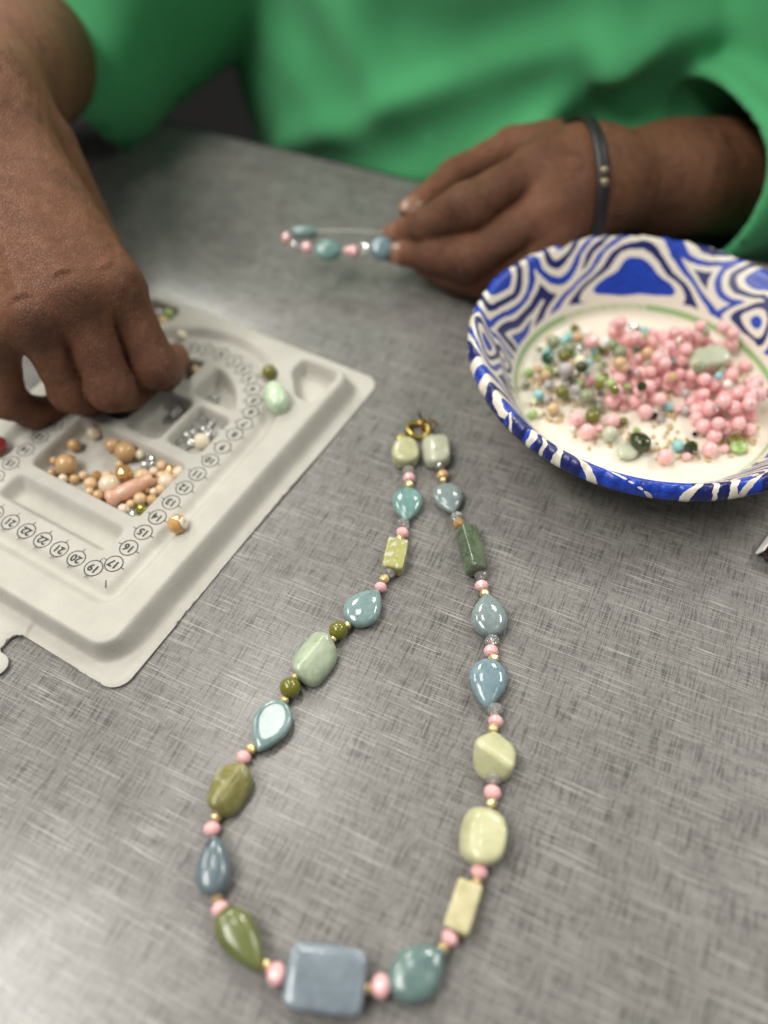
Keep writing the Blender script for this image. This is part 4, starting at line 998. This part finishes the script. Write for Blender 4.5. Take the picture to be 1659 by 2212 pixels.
W1, E1 = A(-52, 222, .113), np.array([-.218, .602, .056], np.float32)
W2, E2 = A(1262, 392, .045), A(1715, 380, -.004)
def hand_parts(w, mcp, pip_, dip, tip_, rads, thumb, trad, palm_r):
    return dict(w=w, mcp=mcp, pip=pip_, dip=dip, tip=tip_, r=rads, th=thumb, tr=trad, pr=palm_r)
H1 = hand_parts(W1, [A(252, 622, .066), A(163, 640, .071), A(78, 688, .067), A(-8, 735, .058)],
    [A(333, 788, .034), A(240, 838, .033), A(153, 846, .030), A(20, 868, .027)],
    [A(352, 800, .022), A(272, 846, .019), A(186, 860, .017), A(74, 892, .0155)],
    [A(376, 776, .0135), A(316, 828, .0115), A(232, 852, .011), A(122, 880, .012)],
    [(.0122, .0114, .0096, .0080), (.0122, .0113, .0096, .0080), (.0112, .0100, .0087, .0075), (.0100, .0084, .0076, .0068)],
    [A(95, 330, .085), A(215, 560, .038), A(300, 730, .026), A(352, 796, .0135)], (.017, .0135, .0115, .0095), (.0215, .0135))
H2 = hand_parts(W2, [A(1165, 360, .056), A(1186, 452, .046), A(1188, 520, .032), A(1168, 570, .020)],
    [A(1006, 450, .0515), A(1012, 558, .032), A(1030, 600, .018), A(1046, 614, .0105)],
    [A(926, 488, .038), A(934, 548, .026), A(968, 588, .0145), A(994, 608, .0095)],
    [A(868, 502, .0275), A(872, 547, .021), A(918, 568, .0155), A(956, 594, .0105)],
    [(.0126, .0130, .0102, .0076), (.0124, .0122, .0098, .0076), (.0116, .0104, .0090, .0076), (.0100, .0088, .0078, .0070)],
    [A(1190, 322, .045), A(1108, 318, .042), A(984, 376, .036), A(892, 454, .0295)], (.0160, .0112, .0092, .0078), (.0215, .0140))
def hand_sdf(P, H):
    fs = []
    for i in range(4):
        r = H['r'][i]; ch = [H['mcp'][i], H['pip'][i], H['dip'][i], H['tip'][i]]
        d = cone(P, ch[0], ch[1], r[0] * .94, r[1] * .93)
        mid = ch[0] * .52 + ch[1] * .48
        d = smin(d, cone(P, ch[1], ch[2], r[1], r[2]), .004); d = smin(d, cone(P, ch[2], ch[3], r[2], r[3]), .003)
        fs.append(d)
    f = fs[0]
    for d in fs[1:]: f = smin(f, d, .0009)
    pal = None; w = H['w']; pr = H['pr']
    for i in range(4):
        k = (i - 1.5) * .16
        wi = w + (H['mcp'][i] - H['mcp'][1]) * .27
        d = cone(P, wi, H['mcp'][i], pr[0] * (.95 if i in (1, 2) else .85), H['r'][i][0] * 1.04)
        pal = d if pal is None else smin(pal, d, .012)
    for i in range(3):                                             # fills the web between the knuckles
        m_ = (H['mcp'][i] + H['mcp'][i + 1]) / 2; m2 = w * .45 + m_ * .55
        pal = smin(pal, cone(P, m2, m_ * .94 + w * .06, .0130, .0098), .010)
    t = H['th']; tr = H['tr']
    td = cone(P, t[0], t[1], tr[0], tr[1]); td = smin(td, cone(P, t[1], t[2], tr[1], tr[2]), .004); td = smin(td, cone(P, t[2], t[3], tr[2], tr[3]), .003)
    h = smin(pal, f, .0065)
    h2 = smin(h, cone(P, t[0], t[1], tr[0], tr[1]), .012)
    h = np.minimum(h2, h); h = smin(h, td, .0022)
    return h
def arm_sdf(P, H, w, e, s, fr):
    d = hand_sdf(P, H)
    fa = cone(P, w, e, fr[0], fr[1])
    wm = w * .62 + e * .38; fa = smin(fa, cone(P, wm, e * .8 + w * .2, fr[0] * 1.12, fr[2]), .02)
    d = smin(d, fa, .022)
    return smin(d, cone(P, e, s, fr[1] * 1.02, fr[3]), .02)
def hand_detail(P, N, H, amp, seed):
    """creases at the knuckles, tendons, darker skin at the knuckles, shade painted on the fingers"""
    q = np.random.default_rng(seed); kn_shade = np.zeros(len(P)); dis = np.zeros(len(P)); pale = np.zeros(len(P)); w = H['w']
    palm_n = np.cross(H['mcp'][0] - w, H['mcp'][3] - w); palm_n = palm_n / np.linalg.norm(palm_n); palm_n = palm_n * np.sign(palm_n[2] + 1e-9)
    for i in range(4):
        ch = [w, H['mcp'][i], H['pip'][i], H['dip'][i], H['tip'][i]]
        for j, (wd, am, fq) in enumerate(((.0135, .00028, 2.6e-3), (.0105, .00070, 2.6e-3), (.0070, .0005, 2.1e-3))):
            c = ch[j + 1]; ax = ch[j + 2] - ch[j]; ax = ax / np.linalg.norm(ax)
            back = (c - (ch[j] + ch[j + 2]) / 2); back = back / max(np.linalg.norm(back), 1e-6)
            cc = c + back * H['r'][i][min(j, 3)] * .9
            d2 = ((P - cc) ** 2).sum(1); g = np.exp(-d2 / wd ** 2)
            x = (P - cc) @ ax
            lat = np.cross(ax, back); y = (P - cc) @ lat
            ph = x / fq * 6.28 + 1.6 * np.sin(y * 420 + i) + .8 * np.sin(y * 900 + x * 300 + j)
            dis -= 1.7 * am * amp * g * (np.maximum(0, np.cos(ph)) ** 4) * (.6 + .4 * np.sin(y * 260 + j))
            kn_shade = np.maximum(kn_shade, g * (.75 if j == 0 else .9))
        fd = np.minimum(cone(P, H['mcp'][i] * .75 + H['pip'][i] * .25, H['pip'][i], H['r'][i][0], H['r'][i][1]), cone(P, H['pip'][i], H['dip'][i], H['r'][i][1], H['r'][i][2]))
        kn_shade = np.maximum(kn_shade, .5 * (fd < .004) * np.clip((.004 - fd) / .004, 0, 1) * np.clip(np.sqrt(((P - H['mcp'][i]) ** 2).sum(1)) / .02 - .5, 0, 1))  # shade along the fingers, painted into the skin colour
        # bony knuckles and tendon
        cm = H['mcp'][i] + palm_n * H['r'][i][0] * .8
        dis += .0024 * np.exp(-((P - cm) ** 2).sum(1) / .0082 ** 2) * amp
        ab = H['mcp'][i] - w; t_ = np.clip(((P - w) @ ab) / (ab @ ab), 0, 1); dd_ = np.linalg.norm(P - w - t_[:, None] * ab - palm_n * .012, axis=1)
        dis += .0020 * np.exp(-(dd_ / .0040) ** 2) * np.clip(t_ * 3 - .6, 0, 1) * amp * (t_ < .98)
        c = H['tip'][i]; pale = np.maximum(pale, .8 * np.exp(-((P - c) ** 2).sum(1) / .0085 ** 2) * (i < 3))
    c = H['th'][3]; pale = np.maximum(pale, .9 * np.exp(-((P - c) ** 2).sum(1) / .012 ** 2))
    ct = (H['th'][2] + H['th'][1]) / 2; pale = np.maximum(pale, .45 * np.exp(-((P - ct) ** 2).sum(1) / .026 ** 2))
    for _ in range(26):                                            # fine skin folds over the back of the hand
        k = q.normal(size=3) * q.uniform(220, 800); dis += .000034 * np.sin(P @ k + q.uniform(0, 6)) * amp
    return dis, kn_shade, pale
parts = []
def limb(H, w, e, s, fr, h, seed):
    pts_ = np.array([w, e, s, *H['mcp'], *H['pip'], *H['dip'], *H['tip'], *H['th']])
    f = lambda P: arm_sdf(P, H, w, e, s, fr)
    P, Q, N = nets(f, pts_.min(0) - .055, pts_.max(0) + .055, h)
    dis, kn_shade, pale = hand_detail(P, N, H, 1.0, seed)
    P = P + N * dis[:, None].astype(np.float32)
    parts.append((P, Q, kn_shade, pale))
limb(H1, W1, E1, S1.astype(np.float32), (.0268, .040, .038, .052), .00125, 1)
limb(H2, W2, E2, S2.astype(np.float32), (.0262, .0320, .0300, .052), .0015, 2)
def core_sdf(P, grow=0.0):
    q_ = (P - v3([PC[0], PC[1], 0])) @ RB_
    d = ell(q_, (0, 0, .02), (.215 + grow, .140 + grow, .17 + grow)); d = smin(d, ell(q_, (0, .012, .20), (.205 + grow, .125 + grow, .20 + grow)), .06)
    d = smin(d, ell(q_, (0, .03, -.12), (.205 + grow, .145 + grow, .14 + grow)), .06)
    return smin(d, cone(q_, (-.12, .04, .36), (.12, .04, .36), .055 + grow, .055 + grow), .06)
def body_sdf(P):
    d = core_sdf(P, -.034); q_ = (P - v3([PC[0], PC[1], 0])) @ RB_
    d = smin(d, cone(q_, (0, .04, .38), (0, .02, .50), .058, .054), .03)
    d = smin(d, ell(q_, (0, .002, .590), (.072, .092, .105)), .02); d = smin(d, ell(q_, (0, -.045, .535), (.052, .048, .058)), .03)
    d = smin(d, cone(q_, (0, -.088, .592), (0, -.108, .562), .006, .012), .010)
    d = smin(d, ell(q_, (0, -.086, .531), (.024, .010, .0055)), .005); d = smin(d, ell(q_, (0, -.083, .519), (.021, .010, .007)), .005)
    for s_ in (-1, 1): d = -smin(-d, ell(q_, (.030 * s_, -.094, .592), (.017, .012, .010)), .008); d = smin(d, cone(q_, (.014 * s_, -.086, .610), (.046 * s_, -.072, .612), .008, .006), .010)
    for s_ in (-1, 1): d = smin(d, ell(q_, (.075 * s_, .01, .585), (.010, .022, .032)), .008)
    return d
cen = B3(0, .02, .2)
P, Q, N = nets(body_sdf, cen - [.27, .27, .50], cen + [.27, .27, .55], .006)
parts.append((P, Q, np.zeros(len(P)), np.zeros(len(P))))
o0 = 0; VV, QQ, KK, PP = [], [], [], []
for P, Q, k, pl in parts: VV.append(P); QQ.append(Q + o0); KK.append(k); PP.append(pl); o0 += len(P)
pbase = np.array([PC[0], PC[1], 0])
person = empty('person', (PC[0], PC[1], 0)); tag(person, 'person in a loose green t-shirt seated behind the table stringing beads with both hands', 'person')
VV = np.concatenate(VV) - pbase; me = mesh_np('body', VV, np.concatenate(QQ))
attr(me, 'knuckle_finger_shade', np.concatenate(KK)); attr(me, 'pale', np.concatenate(PP))
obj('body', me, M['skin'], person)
M['hair'] = plain('short_black_hair', (.008, .007, .006), .8); M['eye'] = plain('eye_white', (.7, .66, .6), .15); M['iris'] = plain('dark_iris', (.02, .01, .006), .1)
def hair_sdf(P):
    q_ = (P - v3([PC[0], PC[1], 0])) @ RB_; d = ell(q_, (0, .010, .598), (.081, .098, .112)); cut = -(q_[:, 1] * .80 + (q_[:, 2] - .590) * .95 - .022)
    d = -smin(-d, -np.maximum(cut, -(q_[:, 2] - .545)), .01); k = 0
    for i_ in range(6): k = k + np.sin(P @ v3([300 * math.sin(i_ * 2.1), 300 * math.cos(i_ * 1.7), 260 * math.sin(i_ * 3.3 + 1)]) + i_)
    return d + .0008 * k
hc = B3(0, .01, .6); P, Q, N = nets(hair_sdf, hc - [.14, .14, .15], hc + [.14, .14, .15], .004); obj('hair', mesh_np('hair', P - pbase, Q), M['hair'], person)
for s_ in (-1, 1):
    ec = B3(.030 * s_, -.0715, .592) - pbase; ey = obj('eye', ME_ROUND, M['eye'], person, ec, (0, 0, math.atan2(-EN[1], -EN[0])), .0122)
    obj('iris', ME_ROUND, M['iris'], ey, (.86, 0, 0), None, (.2, .42, .42))
# shirt: torso shell with folds and two wide sleeves
q = np.random.default_rng(12)
FK = [(q.normal(size=3) * np.array([10, 10, 22]), q.uniform(0, 6.3), q.uniform(.4, 1)) for _ in range(9)]
H1c, H2c = E1 * .96 + S1 * .04, E2 * .42 + W2 * .58
HEMP = at(228, 118, .04)
def sleeve(P, s, hem, r0, r1, k2):
    hem = v3(hem); s = v3(s); ax = (hem - s) / np.linalg.norm(hem - s); L = np.linalg.norm(hem - s)
    x = (P - s) @ ax
    out = smin(cone(P, s, hem, r0, r1), cone(P, s - v3([0, 0, .05]), hem - v3([0, 0, .050]), r0 * .9, r1 * .66), .03)
    inn = smin(cone(P, s, hem + ax * .05, r0 - .009, r1 - .008), cone(P, s - v3([0, 0, .05]), hem + ax * .05 - v3([0, 0, .050]), r0 * .9 - .009, r1 * .66 - .008), .03)
    out = out + k2; inn = inn + k2
    ca = v3(-e3 * .96 + up3 * -.05 + n3 * -.25); cut = (P - v3(HEMP)) @ ca
    d = -smin(-out, -cut, .008)                                    # the hem
    return -smin(-d, np.where(x > L * .45, inn, 1).astype(np.float32), .006)
def sleeve_bent(P, s, e, hem, r0, r1, r2, k2):
    s, e, hem = v3(s), v3(e), v3(hem); ax = (hem - e) / np.linalg.norm(hem - e); L = np.linalg.norm(hem - e); x = (P - e) @ ax
    out = smin(cone(P, s, e, r0, r1), cone(P, e, hem + ax * .02, r1, r2), .012) + k2
    inn = cone(P, e, hem + ax * .06, r1 - .012, r2 - .010) + k2
    return -smin(smin(-out, L - x, .008), np.where(x > 0, inn, 1).astype(np.float32), .006)
def march(x, y, f):
    d = (x - 829.5) / FPX * CR - (y - 1106.0) / FPX * CU + FW; d = d / np.linalg.norm(d); t = .30
    for _ in range(90): t += float(f((CAMP + d * t)[None].astype(np.float32))[0]) * .8
    return CAMP + d * t
def shirt_core(P): return core_sdf(P, 0.0)
grooves = []
for line, amp, wd in (([(640, 395), (770, 362), (900, 318), (1070, 246), (1240, 205)], .010, .014), ([(1140, 420), (1250, 320), (1340, 235), (1450, 180), (1659, 140)], .012, .014),
                      ([(1250, 300), (1400, 225), (1659, 260)], .012, .012), ([(560, 30), (640, 120), (720, 230)], .006, .016), ([(480, 300), (560, 250), (640, 240)], .008, .012), ([(850, 90), (1000, 120), (1180, 60)], .006, .02)):
    grooves.append(([march(x, y, shirt_core).astype(np.float32) for x, y in line], amp, wd))
def shirt_sdf(P):
    d = core_sdf(P, 0.0)
    k = 0
    for w_, ph, a_ in FK: k = k + a_ * np.sin(P @ v3(w_) + ph)
    d = d + .0022 * k
    for pl, amp, wd in grooves:
        g = np.full(len(P), 1e9, np.float32)
        for a_, b_ in zip(pl[:-1], pl[1:]): g = np.minimum(g, cone(P, a_, b_, 0, 0))
        d = d + 1.35 * amp * np.exp(-(g / wd) ** 2) - amp * .55 * np.exp(-((g - wd * 1.9) / wd) ** 2)
    k2 = .0045 * np.sin(P @ v3([38, 22, -30]) + 1.0) + .004 * np.sin(P @ v3([-15, 60, 34]))
    s1 = sleeve(P, S1, H1c, .078, .078, k2); s2 = sleeve_bent(P, S2, E2, H2c, .082, .070, .055, k2 * .7)
    return np.minimum(np.minimum(smin(d, s1, .012), smin(d, s2, .012)), 1e9)
lo = np.minimum.reduce([B3(-.3, -.2, -.25), B3(.3, .2, .5), H1c - .12, H2c - .12, E2 - .1, S1 - .1, B3(-.3, .2, -.25), B3(.3, -.2, -.25)]); hi = np.maximum.reduce([B3(-.3, -.2, -.2), B3(.3, .2, .50), H1c + .12, H2c + .12, E2 + .1, S1 + .1, B3(-.3, .2, 0), B3(.3, -.2, 0)])
P, Q, N = nets(shirt_sdf, lo, hi, .0032)
obj('shirt', mesh_np('shirt', P - pbase, Q), M['shirt'], person)
def legs_sdf(P):
    q_ = (P - v3([PC[0], PC[1], 0])) @ RB_; d = ell(q_, (0, .03, -.20), (.20, .16, .10))
    for s_ in (-1, 1):
        d = smin(d, cone(q_, (.09 * s_, .02, -.19), (.12 * s_, -.40, -.20), .085, .065), .04); d = smin(d, cone(q_, (.12 * s_, -.40, -.20), (.12 * s_, -.36, -.70), .062, .045), .03)
    return d
c_ = B3(0, -.2, -.42); P, Q, N = nets(legs_sdf, c_ - [.45, .45, .36], c_ + [.45, .45, .36], .010)
obj('trousers', mesh_np('trousers', P - pbase, Q), M['trousers'], person)
# bracelet round the wrist
wc = A(1252, 385, .046); ax = A(1420, 388, .047) - wc; ax = ax + np.array([0, .15, -.02]) * np.linalg.norm(ax); ax = ax / np.linalg.norm(ax)
b1 = np.cross(ax, [0, 0, 1]); b1 = b1 / np.linalg.norm(b1); b2 = np.cross(b1, ax)
pts = []
for a in np.linspace(0, 2 * math.pi, 41)[:-1]:
    d = b1 * math.cos(a) + b2 * math.sin(a); t = .02
    for _ in range(30): t += -float(arm_sdf((wc + d * t)[None].astype(np.float32), H2, W2, E2, S2.astype(np.float32), (.0262, .037, .0355, .052))[0]) * .8
    pts.append(wc + d * (t + .0016) + ax * .004 * math.sin(a * 1 + 1.2) - pbase)
V = []; F = []; n = len(pts)
for i, p in enumerate(pts):
    rad = (p + pbase - wc); rad = rad / np.linalg.norm(rad)
    for (x_, r_) in ((-.0034, 0), (-.0030, .0011), (0, .0015), (.0030, .0011), (.0034, 0), (0, -.0006)): V.append(p + ax * x_ + rad * r_)
for i in range(n):
    for k in range(6): F.append((i * 6 + k, i * 6 + (k + 1) % 6, ((i + 1) % n) * 6 + (k + 1) % 6, ((i + 1) % n) * 6 + k))
br = obj('bracelet', mesh('bracelet', V, F), M['leather'], person); br['label'] = 'black rubber bracelet with two small metal studs'
for (x, y) in ((1284, 361), (1301, 395)):
    best = min(pts, key=lambda p: np.hypot(*(np.array([829.5 + FPX * ((p + pbase - CAMP) @ CR) / ((p + pbase - CAMP) @ FW), 1106 - FPX * ((p + pbase - CAMP) @ CU) / ((p + pbase - CAMP) @ FW)]) - (x, y))) + 4000 * max(0, .03 - (p[2])))
    rad = best + pbase - wc; rad = rad / np.linalg.norm(rad)
    obj('stud', ME_ROUND, M['stud'], br, Vector(best + rad * .0018), None, .0025)
# fingernails that show on the pinching hand
def nail(H, i, thumb=False):
    a_, b_ = (H['th'][2], H['th'][3]) if thumb else (H['dip'][i], H['tip'][i]); rr = H['tr'][3] if thumb else H['r'][i][3]
    ax = (b_ - a_); ax = ax / np.linalg.norm(ax); pv = H['th'][1] if thumb else H['pip'][i]
    back = (CAMP - b_); back = back - ax * (back @ ax); back = back / np.linalg.norm(back)
    if thumb: back = back * .55 + np.array([0, .2, .8]); back = back - ax * (back @ ax); back = back / np.linalg.norm(back)
    lat = np.cross(ax, back); V = []; F = []
    for i_ in range(7):
        for j_ in range(7):
            s_ = (i_ / 6 - .5) * 2; t_ = (j_ / 6 - .5) * 2
            th_ = s_ * .78; rr2 = rr * 1.02 + .0004 - .0009 * max(0, abs(t_) - .7)
            x_ = t_ * .0062 * (1 - .22 * s_ * s_) + .0030
            V.append(b_ + ax * x_ + (back * math.cos(th_) + lat * math.sin(th_)) * (rr2 * (1 - .10 * max(0, t_))) - pbase)
    for i_ in range(6):
        for j_ in range(6): F.append((i_ * 7 + j_, i_ * 7 + j_ + 1, i_ * 7 + j_ + 8, i_ * 7 + j_ + 7))
    return mesh('fingernail', V, F)
obj('fingernail', nail(H2, 0), M['nail'], person); obj('fingernail', nail(H2, 1), M['nail'], person); obj('fingernail', nail(H2, 0, True), M['nail'], person)
